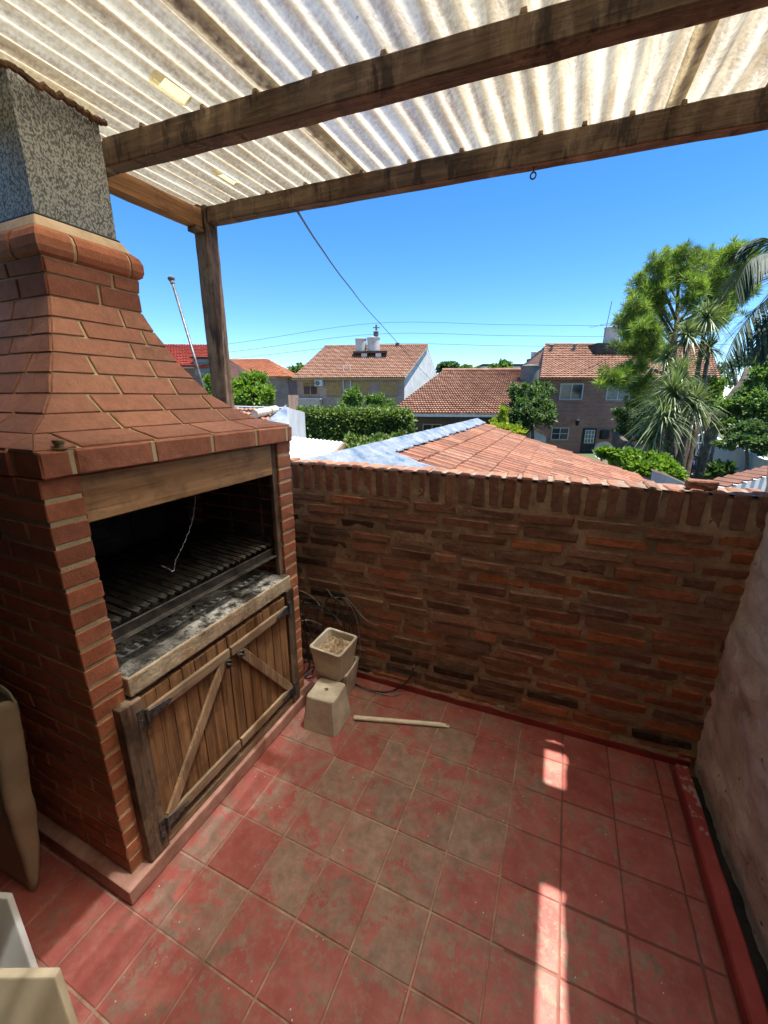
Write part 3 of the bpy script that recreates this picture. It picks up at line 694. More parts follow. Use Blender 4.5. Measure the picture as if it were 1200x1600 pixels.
# doors -------------------------------------------------------------------
BB('dark_backing', (-.41, -.6545, .066), (-.384, .195, .729), M['hole'], 0)  # near-black sheet right behind the doors stands in for the unlit inside
BB('door_stile', (-.378, -.702, .070), (-.336, -.628, .719), M['timber_z'], .006, seg=2)
BB('door_stile', (-.378, .150, .068), (-.338, .207, .735), M['timber_z'], .005, seg=2)
BB('door_sill', (-.376, -.626, .069), (-.344, .1485, .105), M['grey_y'], .004)
BB('top_rail', (-.383, -.626, .7135), (-.360, .1485, .7295), M['timber_y'], .002)
def door(y0, y1, hinge_left):
    d = bqp(empty('cabinet_door', (-.35, (y0+y1)/2, .11)))
    def D(name, lo, hi, mat, bev=.002, **k):
        o = box(name, lo, hi, mat, None, bev, **k); o.parent = d; o.location = (.35, -(y0+y1)/2, -.11); return o
    n = 7; w = (y1-y0)/n
    for k in range(n):
        a = y0+k*w; j = random.uniform(-.0015, .0015)
        D('plank', (-.374+j, a+.0012, .116+random.uniform(0, .004)), (-.3505+j, a+w-.0012, .7095-random.uniform(0, .004)), M['oak_z'], .0016)
    D('door_rail', (-.3490, y0+.002, .617), (-.3345, y1-.003, .660), M['grey_y'], .005, seg=2)
    D('door_rail', (-.3490, y0+.002, .146), (-.3345, y1-.003, .191), M['grey_y'], .005, seg=2)
    if hinge_left: A, B = (-.3420, y0+.022, .185), (-.3420, y1-.035, .622)
    else: A, B = (-.3420, y0+.045, .622), (-.3420, y1-.02, .185)
    mb = MB(); mb.bar(A, B, .042, .013, up=(1, 0, 0)); o = mb.build('diagonal_brace', M['oak_y' if 0 else 'grey_z'], None, .003); o.parent = d; o.location = (.35, -(y0+y1)/2, -.11)
    for z in (.638, .167):
        yh, s = (y0, 1) if hinge_left else (y1, -1)
        mb = MB(); X0, X1 = (-.334, -.3305)
        pts = [(yh+s*.004, z-.021), (yh+s*.004, z+.021), (yh+s*.085, z+.010), (yh+s*.096, z), (yh+s*.085, z-.010)]
        mb.v = [(X0, a, b) for a, b in pts]+[(X1, a, b) for a, b in pts]; mb.f = [(0, 1, 2, 3, 4), (9, 8, 7, 6, 5)]+[(k, (k+1) % 5, 5+(k+1) % 5, 5+k) for k in range(5)]
        h = mb.build('hinge', M['steel'], None, .0008); h.parent = d; h.location = (.35, -(y0+y1)/2, -.11)
        m2 = MB().tube([(-.326, yh-s*.003, z-.038), (-.326, yh-s*.003, z+.038)], .0055, 8)
        m2.box((-.336, min(yh-s*.008, yh-s*.030), z-.038), (-.3325, max(yh-s*.008, yh-s*.030), z+.038))
        for q in (-.025, 0, .025): m2.lathe([(.0035, 0), (.003, .003), (.001, .004)], (0, 0, 0), 6) if False else m2.box((-.3325, yh-s*.019-.003, z+q-.003), (-.3305, yh-s*.019+.003, z+q+.003))
        p = m2.build('hinge_plate', M['steel'], None); p.parent = h
        b3 = MB()
        for q in (.022, .045, .068): b3.tube([(-.3236, yh+s*q, z), (-.3215, yh+s*q, z)], .0035, 6)
        p = b3.build('rivet', M['iron'], None); p.parent = h
    yk = (y1-.033) if hinge_left else (y0+.036)
    k = MB().tube([(-.330, yk, .612), (-.318, yk, .612)], .008, 10)
    ring = [(-.318+.004*math.sin(a*2), yk+.013*math.cos(a), .612+.016*math.sin(a)) for a in np.linspace(0, 2*math.pi, 17)]
    k.tube(ring, .0045, 6); k.tube([(-.312, yk-.012, .620), (-.308, yk, .612), (-.312, yk+.012, .602)], .005, 6)
    o = k.build('ring_latch', M['iron'], None, smooth=True); o.parent = d; o.location = (.35, -(y0+y1)/2, -.11)
door(-.624, -.2425, True); door(-.2395, .1475, False)
# curved iron damper handle on the side of the hood wall
hp = catmull([(-.66, -.755, 1.385), (-.61, -.785, 1.385), (-.565, -.79, 1.362), (-.545, -.79, 1.325), (-.555, -.79, 1.29), (-.59, -.79, 1.268), (-.64, -.785, 1.262), (-.67, -.755, 1.262)], 6)
bqp(MB().tube(hp, .0075, 8).build('iron_handle', M['iron'], smooth=True))
# brass cap on the ledge
tag(MB().lathe([(.016, 0), (.017, .003), (.012, .005), (.0105, .014), (.014, .017), (.014, .024), (.011, .026)], (-.372, -.690, 1.5305), 18).build('pipe_cap', M['brass'], smooth=False), 'small tarnished brass cap standing on the brick ledge of the barbecue', 'cap')
# grill grate ------------------------------------------------------------
gr = empty('grill_grate', (-.69, YC, .93), 0, 'black iron grill grate of folded bars resting inside the barbecue above the ash', 'grill')
def gp(o): o.parent = gr; o.location = Vector(o.location)-Vector((-.69, YC, .93)); return o
gp(box('front_rail', (-.428, -.6525, .905), (-.421, .195, .944), M['iron'], None, .002))
gp(box('drip_lip', (-.4205, -.6525, .905), (-.395, .195, .9095), M['iron'], None, .001))
gp(box('rear_rail', (-.955, -.6525, .955), (-.947, .195, .985), M['iron'], None, .002))
nb = 24
for k in range(nb):
    y = -.632+k*.0345; q = .012; mb = MB()
    s0, s1 = np.array((-.430, y, .953)), np.array((-.945, y, .988))
    vs = []
    for p in (s0, s1):
        vs += [p+(0, -q, .012), p+(0, -q+.003, .012), p+(0, 0, .0035), p+(0, q-.003, .012), p+(0, q, .012), p+(0, 0, -.001)]
    mb.add(vs, [(i, (i+1) % 6, 6+(i+1) % 6, 6+i) for i in range(6)]+[(0, 5, 2, 1), (5, 4, 3, 2), (6, 7, 8, 11), (11, 8, 9, 10)])
    gp(mb.build('grill_bar', M['iron']))
gp(box('side_rim', (-.945, .184, .952), (-.432, .188, .990), M['iron'], None, .001))
# dangling wire
wp = catmull([OX(305, 780, -.50), OX(300, 815, -.47), OX(287, 850, -.45), OX(275, 875, -.445), OX(271, 892, -.44), OX(262, 888, -.45), OX(252, 884, -.46)], 8)
wp = [p+np.array([0, .002*math.sin(i*2.3), .002*math.cos(i*1.9)]) for i, p in enumerate(wp)]
wp = [np.array((-.50, wp[0][1]+.002, 1.335))]+wp
wt = NT('thin_wire'); wt.fin((.45, .44, .42), .45, None, .5)
tag(MB().tube(wp, .0011, 6).build('wire', wt.m, smooth=True), 'thin crooked pale wire dangling over the black grill bars', 'wire')

# ------------------------------------------------------------------ pergola
pg = empty('pergola', (-1.115, .655, 1.305), 0, 'weathered brown timber pergola frame of beams and one corner post', 'pergola')
PGO = Vector((-1.115, .655, 1.305))
def pp(o): o.parent = pg; o.location = Vector(o.location)-PGO; return o
def timber(name, ends, mat, bev=.004):   # ends: two rings of 4 points
    mb = MB(); a, b = np.array(ends[0], float), np.array(ends[1], float); n = 26; c = np.array(ends[0]).mean(0)
    for i in range(n):
        t = i/(n-1); ring = a+(b-a)*t
        for k in range(4): mb.v.append(tuple(ring[k]+rng.normal(0, .0009, 3)))
    for i in range(n-1):
        for k in range(4): mb.f.append((i*4+k, i*4+(k+1) % 4, (i+1)*4+(k+1) % 4, (i+1)*4+k))
    mb.f += [(3, 2, 1, 0), tuple((n-1)*4+k for k in range(4))]
    me = mb.mesh(name); bm = bmesh.new(); bm.from_mesh(me); bmesh.ops.recalc_face_normals(bm, faces=bm.faces)
    bmesh.ops.bevel(bm, geom=[e for e in bm.edges if e.calc_face_angle(0) > 1.], offset=bev, segments=1, affect='EDGES'); bm.to_mesh(me); bm.free()
    return pp(link(name, me, mat))
px0, px1, py0, py1 = -1.163, -1.070, .612, .700
timber('post', ([(px0, py0, 1.3035), (px1, py0, 1.3035), (px1, py1, 1.3035), (px0, py1, 1.3035)], [(px0, py0, 2.665), (px1, py0, 2.665), (px1, py1, 2.665), (px0, py1, 2.665)]), M['timber_z'], .006)
B1 = lambda X: (2.546-.0235*X, 2.632-.0165*X)           # lower/upper edge of the outer beam
B2 = lambda X: (2.519-.030*X, 2.603-.041*X)             # of the inner beam
def xbeam(X0, X1, y0, y1, fn): return [[(X, y0, fn(X)[0]), (X, y1, fn(X)[0]), (X, y1, fn(X)[1]), (X, y0, fn(X)[1])] for X in (X0, X1)]
timber('beam', xbeam(px1+.0015, 1.70, .622, .680, B1), M['timber_x'])
timber('beam', xbeam(-.962, 1.615, 0., .068, B2), M['timber_x'])
timber('beam', xbeam(-.962, 1.615, -1.35, -1.285, lambda X: (B2(X)[0]-.04, B2(X)[1]-.04)), M['timber_x'])
sz0, sz1 = (2.515, 2.605), (2.553, 2.643)
timber('side_beam', ([(-1.150, -2.595, sz0[0]-.03), (-1.085, -2.595, sz0[0]-.03), (-1.085, -2.595, sz0[1]-.03), (-1.150, -2.595, sz0[1]-.03)], [(-1.150, py0-.0015, 2.545), (-1.085, py0-.0015, 2.545), (-1.085, py0-.0015, 2.635), (-1.150, py0-.0015, 2.635)]), M['oak_y'])
pp(box('corner_block', (-1.150, py0-.055, 2.522), (-1.085, py0-.0015, 2.5435), M['timber_x'], None, .003))
pp(box('beam_joist', (-1.0835, .004, 2.548), (-.9635, .064, 2.636), M['timber_x'], None, .003))
# roof sheets ----------------------------------------------------------------
def zroof(X, Y):
    z1, z2 = B1(X)[1], B2(X)[1]; t = (Y-.034)/(.651-.034)
    return z2+(z1-z2)*t+.0095
PITCHC, AMP = .076, .0088
def sheet(name, X0, X1, Y0, Y1, lift, label, group=None, jag=0):
    nx = int((X1-X0)/PITCHC*9)+1; ny = int((Y1-Y0)/.05)+2
    def f(u, v):
        X = X0+(X1-X0)*u; Y = Y0+(Y1-Y0)*v
        if v == 1: Y += jag*fbm(X, 1, 1, 9)
        sg = .004*math.sin(Y*2.3+X)
        if u == 0 or u == 1: X += .002*fbm(Y, 2, 0, 8)
        return (X, Y, zroof(X, Y)+lift+AMP*math.sin(2*math.pi*X/PITCHC)+sg*.5)
    me = grid_mesh(f, nx, ny, True, name); me.flip_normals()
    return tag(link(name, me, M['sheet']), label, 'roof sheet', group)
hole = (-1.114, -.854, YC-.120, YC+.120)
# left sheet is cut round the flue
s1 = sheet('roof_sheet', -1.30, -.125, -2.55, .700, 0, 'dirty yellowish translucent corrugated roof sheet cut around the galvanised flue', jag=.006)
bm = bmesh.new(); bm.from_mesh(s1.data)
bmesh.ops.delete(bm, geom=[f for f in bm.faces if hole[0] < f.calc_center_median().x < hole[1] and hole[2] < f.calc_center_median().y < hole[3]], context='FACES'); bm.to_mesh(s1.data); bm.free()
sheet('roof_sheet', -.200, 1.085, -2.55, .704, .0035, 'middle translucent corrugated roof sheet, clearest and bluish, between two brown seams', jag=.004)
sheet('roof_sheet', 1.030, 1.498, -2.55, .698, .007, 'rust stained translucent corrugated roof sheet on the plastered wall side', jag=.006)
tag(link('roof_sheet', grid_mesh(lambda u, v: (1.49+.16*u, .02+.41*v-.10*max(0, u-.45)*(1 if v < .5 else 0), zroof(1.5, .02+.41*v)+.0125+AMP*math.sin(2*math.pi*(1.49+.16*u)/PITCHC)), 20, 8, True, 'offcut'), M['sheet']), 'short corrugated offcut bridging the gap between roof and plastered wall', 'roof sheet')
# small wedge blocks on the beams under the sheet crests
def blocks(pts, Y, fn):
    for x, y in pts:
        p = OY(x, y, Y); X = (round(p[0]/PITCHC-.25)+.25)*PITCHC
        z = fn(X)[1]; Xw = .0075
        mb = MB().hexa([(X-.010, Y+.003, z+.0004), (X+.010, Y+.003, z+.0004), (X+.010, Y+.050, z+.0004), (X-.010, Y+.050, z+.0004), (X-Xw, Y+.005, z+.0150), (X+Xw, Y+.005, z+.0150), (X+Xw, Y+.048, z+.0150), (X-Xw, Y+.048, z+.0150)])
        pp(mb.build('wedge_block', M['grey_y'], None, .0015))
blocks([(226, 190), (303, 168), (393, 140), (495, 110), (612, 72), (798, 10), (960, -30)], 0., B2)
blocks([(366, 302), (420, 290), (483, 278), (552, 262), (626, 250), (710, 233), (832, 205), (901, 190), (978, 173), (1062, 155), (1194, 125)], .622, B1)
# pale rounded repair patches under the left sheet
for (xa, ya, xb, yb) in ((240, 112, 290, 145), (338, 272, 372, 290)):
    a, b = OZ(xa, ya, 2.64), OZ(xb, yb, 2.64); mb = MB(); n = 20; X = (a[0]+b[0])/2; ym, hl = (a[1]+b[1])/2, abs(b[1]-a[1])/2+.02
    top = []
    for k in range(n):
        t = 2*math.pi*k/n; sx, sy = math.copysign(abs(math.cos(t))**.5, math.cos(t))*.025, math.copysign(abs(math.sin(t))**.5, math.sin(t))*hl
        top.append((X+sx, ym+sy, zroof(X, ym+sy)+AMP*math.sin(2*math.pi*(X+sx)/PITCHC)-.0035))
    mb.v = top; mb.f = [tuple(range(n))]
    bm = bmesh.new(); bm.from_mesh(s1.data); bmesh.ops.delete(bm, geom=[f for f in bm.faces if abs(f.calc_center_median().x-X) < .016 and abs(f.calc_center_median().y-ym) < hl-.03], context='FACES'); bm.to_mesh(s1.data); bm.free()
    o = mb.build('repair_patch', M['patch']); o.parent = s1
# eye bolt under the outer beam
ex = OY(834, 262, .65)[0]; ez = B1(ex)[0]
eb = MB().tube([(ex, .652, ez+.01), (ex, .652, ez-.016)], .003, 8)
eb.tube([(ex+.0105*math.sin(a), .652, ez-.027+.0115*math.cos(a)) for a in np.linspace(.1, 2*math.pi, 16)], .003, 6)
pp(eb.build('eye_bolt', M['iron'], smooth=True))

# ------------------------------------------------------------------ things on the terrace
def rsq(hw, z, n=48, p=16.):
    out = []
    for k in range(n):
        a = 2*math.pi*(k+.5)/n; c, s = math.cos(a), math.sin(a); r = hw/((abs(c)**p+abs(s)**p)**(1/p)); out.append((r*c, r*s, z))
    return out
def pot(label, soil=False):
    e = empty('square_pot', (0, 0, 0), 0, label, 'pot', 'concrete square pots')
    n = 48; mb = MB(); circ = lambda r, z: [(r*math.cos(2*math.pi*(k+.5)/n), r*math.sin(2*math.pi*(k+.5)/n), z) for k in range(n)]
    rings = [circ(.0095, .012), circ(.0105, -.0005), rsq(.072, 0), rsq(.0775, .004), rsq(.0795, .012), rsq(.0985, .182), rsq(.0995, .187), rsq(.097, .190), rsq(.088, .190), rsq(.085, .186), rsq(.066, .016), circ(.0105, .014)]
    for r in rings: mb.v += [(x+.0012*fbm(x, y, z, 30), y+.0012*fbm(y, x, z, 30), z) for x, y, z in r]
    for i in range(len(rings)-1):
        for k in range(n): mb.f.append((i*n+k, i*n+(k+1) % n, (i+1)*n+(k+1) % n, (i+1)*n+k))
    a = len(rings)-1
    for k in range(n): mb.f.append((a*n+k, a*n+(k+1) % n, (k+1) % n, k))
    b = mb.build('pot_body', M['pot'], e)
    if soil:
        def sf(u, v):
            x, y = (u*2-1)*.079, (v*2-1)*.079; return (x, y, .150+.012*fbm(x, y, 1, 22)+.006*fbm(x, y, 5, 70))
        tag(link('soil', grid_mesh(sf, 36, 36, False, 'soil'), M['soil'], e), kind='stuff')
    return e
p1 = pot('concrete square pot turned upside down with a drain hole on top'); p1.location = (-.157, .190, .1905); p1.rotation_euler = (math.pi, 0, math.radians(4))
p2 = pot('upright concrete square pot standing on the floor under another pot'); p2.location = (-.214, .402, .0005); p2.rotation_euler = (0, 0, math.radians(4))
p3 = pot('tilted concrete square pot full of dry soil resting on another pot', True); p3.location = (-.199, .349, .190)
p3.rotation_euler = (math.radians(3), math.radians(2), math.radians(-2))
# white plastic handle on the floor, flattened end with a hanging hole
A, B = np.array((-.028, .244, .0128)), np.array((.455, .398, .0128)); d = (B-A)/np.linalg.norm(B-A); nrm = np.cross(UP, d)
pipe = empty('plastic_handle', tuple(A-UP*.0128), 0, 'cream plastic broom handle piece lying on the red floor tiles', 'handle')
mb = MB(); ts = [0, .004, .05, .46, .475, .488, .497, .503, .507]; ws = [.0105, .0122, .0124, .0118, .0125, .013, .0125, .010, .005]; hs = [.0105, .0122, .0124, .0112, .009, .0075, .0065, .0055, .003]
n = 16
for t, w_, h_ in zip(ts, ws, hs):
    for k in range(n):
        a = 2*math.pi*k/n; q = A+d*t+nrm*w_*math.cos(a)+UP*(h_*math.sin(a)+h_-.0126); mb.v.append(tuple(q))
for i in range(len(ts)-1):
    for k in range(n): mb.f.append((i*n+k, i*n+(k+1) % n, (i+1)*n+(k+1) % n, (i+1)*n+k))
mb.f += [tuple(range(n))[::-1], tuple((len(ts)-1)*n+k for k in range(n))]
o = mb.build('tube', M['pvc'], smooth=True); o.parent = pipe; o.location = -Vector(pipe.location)
hl = MB(); cen = A+d*.487; ring = []
for k in range(14):
    a = 2*math.pi*k/14; ring.append(cen+d*.0105*math.cos(a)+nrm*.0052*math.sin(a)+UP*(.0034-.0022*abs(math.sin(a))))
hl.v = [tuple(p) for p in ring]+[tuple(p-UP*.006) for p in ring]; hl.f = [tuple(range(14)), tuple(range(14, 28))[::-1]]+[(k, (k+1) % 14, 14+(k+1) % 14, 14+k) for k in range(14)]
o = hl.build('hole_inlay', M['hole']); o.parent = pipe; o.location = -Vector(pipe.location)  # near-black inlay painted as the shade in the hole
# cables ------------------------------------------------------------------
z5 = lambda x, y: (440+x/4.286, 920+y/4.286)
fc = catmull([(-.20, .50, .006), OZ(*z5(515, 650), .006), OZ(*z5(600, 680), .006), OZ(*z5(690, 690), .006), OZ(*z5(760, 675), .010), OY(*z5(830, 630), .545), OY(*z5(870, 575), .555), OY(*z5(885, 525), .560)], 8)
o = MB().tube(fc, .0052, 8).build('cable', M['cable'], smooth=True)
tag(o, 'single black cable curling from the pots onto the red tiles with its end raised', 'cable')
o2 = MB().tube([fc[-1], fc[-1]+np.array((.001, .003, .014))], .0030, 6).build('cable_core', M['pvc'], o)
fc2 = catmull([(-.16, .50, .0055), OZ(*z5(530, 660), .0055), OZ(*z5(650, 700), .0055), OZ(*z5(750, 715), .0055), OZ(*z5(815, 700), .0055)], 8)
tag(MB().tube(fc2, .004, 8).build('cable', M['greycable'], smooth=True), 'thin grey cable lying flat on the tiles beside the black one', 'cable')
cl = empty('cable_coil', (-.30, .47, 0), 0, 'tangled coil of black cables heaped behind the concrete pots', 'cable')
def cab(pts, r=.0042, mat='cable', yplane=.5):
    P = [OY(*z5(*q[:2]), q[2] if len(q) > 2 else yplane) for q in pts]
    for p in P: p[2] = max(p[2], .006)
    o = MB().tube(catmull(P, 8), r, 7).build('cable_loop', M[mat], smooth=True); o.parent = cl; o.location = -Vector(cl.location); return o
cab([(130, 80, .36), (150, 200, .38), (165, 330, .40), (185, 450, .42), (180, 530, .44), (150, 570, .42)], .0046)
cab([(125, 250, .40), (140, 300, .42), (150, 360, .42), (175, 440, .44), (190, 540, .45)], .0042)
cab([(280, 300, .50), (285, 180, .52), (300, 80, .53), (345, 55, .53), (390, 110, .53), (420, 230, .52), (430, 330, .50)], .0042)
cab([(350, 330, .50), (352, 200, .53), (360, 90, .535), (400, 60, .54), (440, 130, .54), (455, 250, .53), (445, 360, .50)], .004)
cab([(330, 60, .545), (400, 62, .548), (450, 100, .55), (500, 200, .55), (520, 320, .54), (525, 400, .53), (520, 470, .52)], .0032, 'greycable')
cab([(380, 60, .545), (440, 70, .55), (500, 140, .55), (560, 205, .55), (610, 235, .55), (660, 245, .55)], .0032, 'greycable')
cab([(500, 400, .53), (530, 405, .53), (560, 415, .54)], .003, 'greycable')
cab([(120, 10, .53), (180, 40, .545), (240, 90, .545), (280, 150, .54), (350, 180, .53), (400, 250, .51)], .0036, 'greycable')
cab([(130, 130, .50), (200, 115, .53), (280, 125, .54), (340, 170, .53), (390, 220, .52), (410, 300, .51)], .0042)
cab([(135, 215, .44), (180, 210, .48), (230, 225, .50), (270, 245, .52)], .004, 'greycable')
cab([(150, 90, .46), (205, 110, .50), (240, 180, .52), (230, 260, .50), (190, 330, .46)], .0042)
cab([(300, 0, .545), (330, 40, .55), (380, 110, .545), (350, 250, .53)], .003, 'greycable')
cab([(150, 490, .40), (170, 480, .42), (215, 500, .44), (220, 530, .45), (190, 560, .42), (160, 600, .38), (215, 590, .40)], .0042)
cab([(150, 590, .36), (180, 550, .40), (210, 520, .42), (205, 560, .42), (170, 585, .38)], .0038)
cab([(130, 170, .40), (200, 300, .45), (230, 400, .47), (150, 500, .44)], .004)
# folded canvas / vinyl mat standing beside the barbecue
def canvas():
    mb = MB(); n = 46; nz = 26
    # plan path: front layer from the left, round fold, back layer returning left
    path = []
    for k in range(16): path.append((-1.15+.43*k/15, -.905+.012*math.sin(k*.5)))
    for k in range(1, 14):
        a = -math.pi/2+math.pi*k/14; ca_, sa_ = math.cos(a), math.sin(a); path.append((-.72+.034*math.copysign(abs(ca_)**.55, ca_), -.873+.034*math.copysign(abs(sa_)**.55, sa_)))
    for k in range(17): path.append((-.72-.43*k/16, -.838+.008*math.sin(k*.7)))
    n = len(path)
    for j in range(nz):
        t = j/(nz-1)
        for i, (x, y) in enumerate(path):
            s = max(0, (x+1.15)/.46)
            zt = .80+.02*math.sin(i*.4); zb = .0+0.0*s
            z = zb+(zt-zb)*t
            lean = .115*t**1.1; sq = .22+.78*min(1, t*2.4)**.7
            yy = -.905+(y+.905)*(sq if x > -.80 else sq+(1-sq)*min(1, (-.80-x)/.3))
            mb.v.append((x+lean*(1 if x > -.95 else .8)-.012*(1-t)**2*0, yy+.012*math.sin(t*5+x*6)*(1-abs(2*t-1))*.5-.006*fbm(x, t, 3, 5), z+.004*fbm(x, y, 1, 9)*t))
    for j in range(nz-1):
        for i in range(n-1): mb.f.append((j*n+i, j*n+i+1, (j+1)*n+i+1, (j+1)*n+i))
    o = mb.build('folded_mat', M['canvas'], smooth=True)
    s = o.modifiers.new('thick', 'SOLIDIFY'); s.thickness = .006; s.offset = 0
    return tag(o, 'paint flecked olive brown folded mat standing upright beside the barbecue side wall', 'mat')
canvas()
# boards leaning in the near corner
def panel(name, corner, H, W, th, dirv, mat, label, lean=0):
    if lean:
        tc = CAM-np.array(corner); tc[2] = 0; tc /= np.linalg.norm(tc)
    c = np.array(corner); dv = np.array(dirv, float); dv /= np.linalg.norm(dv); nv = np.cross(dv, UP)
    base = c.copy(); base[2] = 0
    q = [base, base+dv*W, base+dv*W-nv*th, base-nv*th]
    tp = [p+UP*H for p in q]
    if lean: q = [p+tc*lean for p in q]
    return tag(MB().hexa(q+tp).build(name, mat, None, .004, seg=2), label, 'board')
cb = OZ(95, 1510, .40); panel('beige_board', (cb[0], cb[1], 0), .40, .62, .018, (-.916, -.41, 0), M['beige'], 'plain beige board leaning back in front of the white board', lean=.24)
cw = OZ(20, 1394, .34); panel('white_board', (cw[0], cw[1], 0), .34, .48, .016, (-.916, -.33, 0), M['whiteboard'], 'plain white board leaning back behind the beige board', lean=.2)

# ------------------------------------------------------------------ ground and neighbourhood
tag(MB().add([(-900, -300, GZ), (900, -300, GZ), (900, 1200, GZ), (-900, 1200, GZ)], [(0, 1, 2, 3)]).build('ground', M['ground']), kind='structure')
def down(p, z=GZ): q = np.array(p, float).copy(); q[2] = z; return q
def onplane(x, y, P0, n): r = ray(x, y); return CAM+r*(((P0-CAM)@n)/(r@n))
def uvquad(name, pts, mat, parent=None, th=.25):
    """wall slab with metric uv on every side; pts ccw seen from outside, first edge along the foot"""
    pts = [np.array(p, float) for p in pts]; n = np.cross(pts[1]-pts[0], pts[-1]-pts[0]); n /= np.linalg.norm(n)
    k = len(pts); mb = MB(); mb.v = [tuple(p) for p in pts]+[tuple(p-n*th) for p in pts]
    mb.f = [tuple(range(k)), tuple(range(k, 2*k))[::-1]]+[(i, k+i, k+(i+1) % k, (i+1) % k) for i in range(k)]
    me = mb.mesh(name); u = (pts[1]-pts[0]); u[2] = 0; u /= np.linalg.norm(u); uv = me.uv_layers.new()
    for lp in me.loops:
        c = np.array(me.vertices[lp.vertex_index].co); uv.data[lp.index].uv = (float(c@u), float(c[2]))
    return link(name, me, mat, parent)
def tile_patch(name, A, B, C, D, rows, cols, mat, parent=None, h=.085, wave=.05, kind='stuff'):
    """stepped, ribbed roof slope: A,B eave left/right, C,D ridge right/left"""
    A, B, C, D = [np.array(p, float) for p in (A, B, C, D)]
    n = np.cross(B-A, D-A); n /= np.linalg.norm(n); n = n if n[2] > 0 else -n
    v = []; f = []; K = cols*4+1
    for r in range(rows):
        for e in (0, 1):
            t = (r+e*1.0)/rows
            for c in range(K):
                s = c/(K-1); p = (A+(B-A)*s)*(1-t)+(D+(C-D)*s)*t
                w_ = wave*(abs(math.sin(math.pi*c/4))); jx = .006*math.sin(c*12.9898+r*78.233)
                v.append(tuple(p+n*((h if e == 0 else 0)+w_+jx)))
        b = r*2*K
        for c in range(K-1):
            f.append((b+c, b+c+1, b+K+c+1, b+K+c))
            if r < rows-1: f.append((b+K+c, b+K+c+1, b+2*K+c+1, b+2*K+c))
    # under-eave face and deck below
    me = bpy.data.meshes.new(name); k0 = len(v)
    for p in (A, B, C, D): v.append(tuple(p-n*.12))
    f.append((k0+3, k0+2, k0+1, k0))
    f.append((k0, k0+1, K-1, 0)); last = (rows-1)*2*K+K
    f.append((k0+1, k0+2, last+K-1, K-1)); f.append((k0+3, k0, 0, last))
    me.from_pydata(v, [], f); me.update()
    o = link(name, me, mat, parent)
    if kind: o['kind'] = kind
    return o
def window(parent, P0, n, rect, pane, frame='alu', fw=.07, mull=1, rows=0, proud=.05):
    x0, y0, x1, y1 = rect
    a, b, c, d = [onplane(x, y, P0, n) for x, y in ((x0, y1), (x1, y1), (x1, y0), (x0, y0))]
    u = b-a; u[2] = 0; W = np.linalg.norm(u); u /= W; H = d[2]-a[2]; z0 = a[2]; a = a.copy()
    def bx(mb, ua, ub, za, zb, na, nb):
        p = lambda uu, zz, nn: a+u*uu+np.array((0, 0, zz))+n*nn
        mb.hexa([p(ua, za, na), p(ub, za, na), p(ub, za, nb), p(ua, za, nb), p(ua, zb, na), p(ub, zb, na), p(ub, zb, nb), p(ua, zb, nb)])
    mb = MB(); o_, i_ = proud, -.05
    bx(mb, 0, fw, 0, H, i_, o_); bx(mb, W-fw, W, 0, H, i_, o_); bx(mb, fw, W-fw, 0, fw, i_, o_); bx(mb, fw, W-fw, H-fw, H, i_, o_)
    for k in range(mull): q = W*(k+1)/(mull+1); bx(mb, q-fw*.4, q+fw*.4, fw, H-fw, i_, o_-.01)
    for k in range(rows): q = H*(k+1)/(rows+1); bx(mb, fw, W-fw, q-fw*.3, q+fw*.3, i_, o_-.012)
    fr = mb.build('window', M[frame], parent)
    mb = MB(); bx(mb, fw*.5, W-fw*.5, fw*.5, H-fw*.5, -.04, o_-.03); mb.build('pane', M[pane], fr)
    mb = MB(); bx(mb, -.08, W+.08, -.09, -.005, -.02, o_+.07); mb.build('sill', M['grey_wall'], fr)
    return fr, (a, u, W, H)
def tank(name, base, r, h, mat, label, group=None, plat=None, platmat='grey_wall'):
    e = empty(name, tuple(base), 0, label, 'water tank', group)
    MB().lathe([(r*.93, 0), (r*.97, h*.06), (r, h*.8), (r*1.0, h*.93), (r*1.05, h*.94), (r*1.06, h), (r*.9, h*1.03), (.05, h*1.07)], (0, 0, 0), 28).build('tank_body', M[mat], e, smooth=False)
    MB().lathe([(r*1.07, h*.985), (r*1.08, h*1.02), (r*.6, h*1.07), (.06, h*1.10)], (0, 0, 0), 28).build('lid', M[mat], e)
    return e

# --- two-storey house with a white gable and two tanks
h1 = empty('house', tuple(down(PT(550, 590, 42))), 0, 'two storey house with brown tiled roof, ochre shutters and bright white gable wall', 'house')
def hp_(o, e): o.parent = e; o.location = Vector(o.location)-e.location; return o
def keep(o, e): o.parent = e; o.location = -Vector(e.location); return o
EA, EB = PT(464, 588, 41), PT(632, 588.5, 39); RD, RC = PT(510, 546, 46.6), PT(667, 541, 45.3); KB = PT(686, 578, 51.5); zE = EA[2]
EB[2] = zE; KB[2] = zE; RD[2] = RC[2]
KA = EA+(KB-EB)
keep(uvquad('facade', [down(EA), down(EB), EB, EA], M['far_brick_grey']), h1)
nf = np.cross(UP, EA-EB); nf /= np.linalg.norm(nf)
if nf@(CAM-EA) < 0: nf = -nf
keep(uvquad('gable_wall', [down(EB), down(KB), KB, RC, EB], M['white']), h1)
keep(uvquad('side_wall', [down(KA), down(EA), EA, RD, KA], M['far_brick_grey']), h1)
keep(uvquad('back_wall', [down(KB), down(KA), KA, KB], M['far_brick_grey']), h1)
ov = nf*.45-UP*.22; sl = (EB-EA)/np.linalg.norm(EB-EA)
keep(tile_patch('roof_tiles', EA+ov-sl*.45, EB+ov+sl*.12, RC+sl*.12+UP*.06, RD-sl*.2+UP*.06, 22, 52, M['far_clay']), h1)
keep(tile_patch('roof_tiles', KB-nf*.3, KA-nf*.3, RD+UP*.05, RC+UP*.05, 12, 40, M['far_clay']), h1)
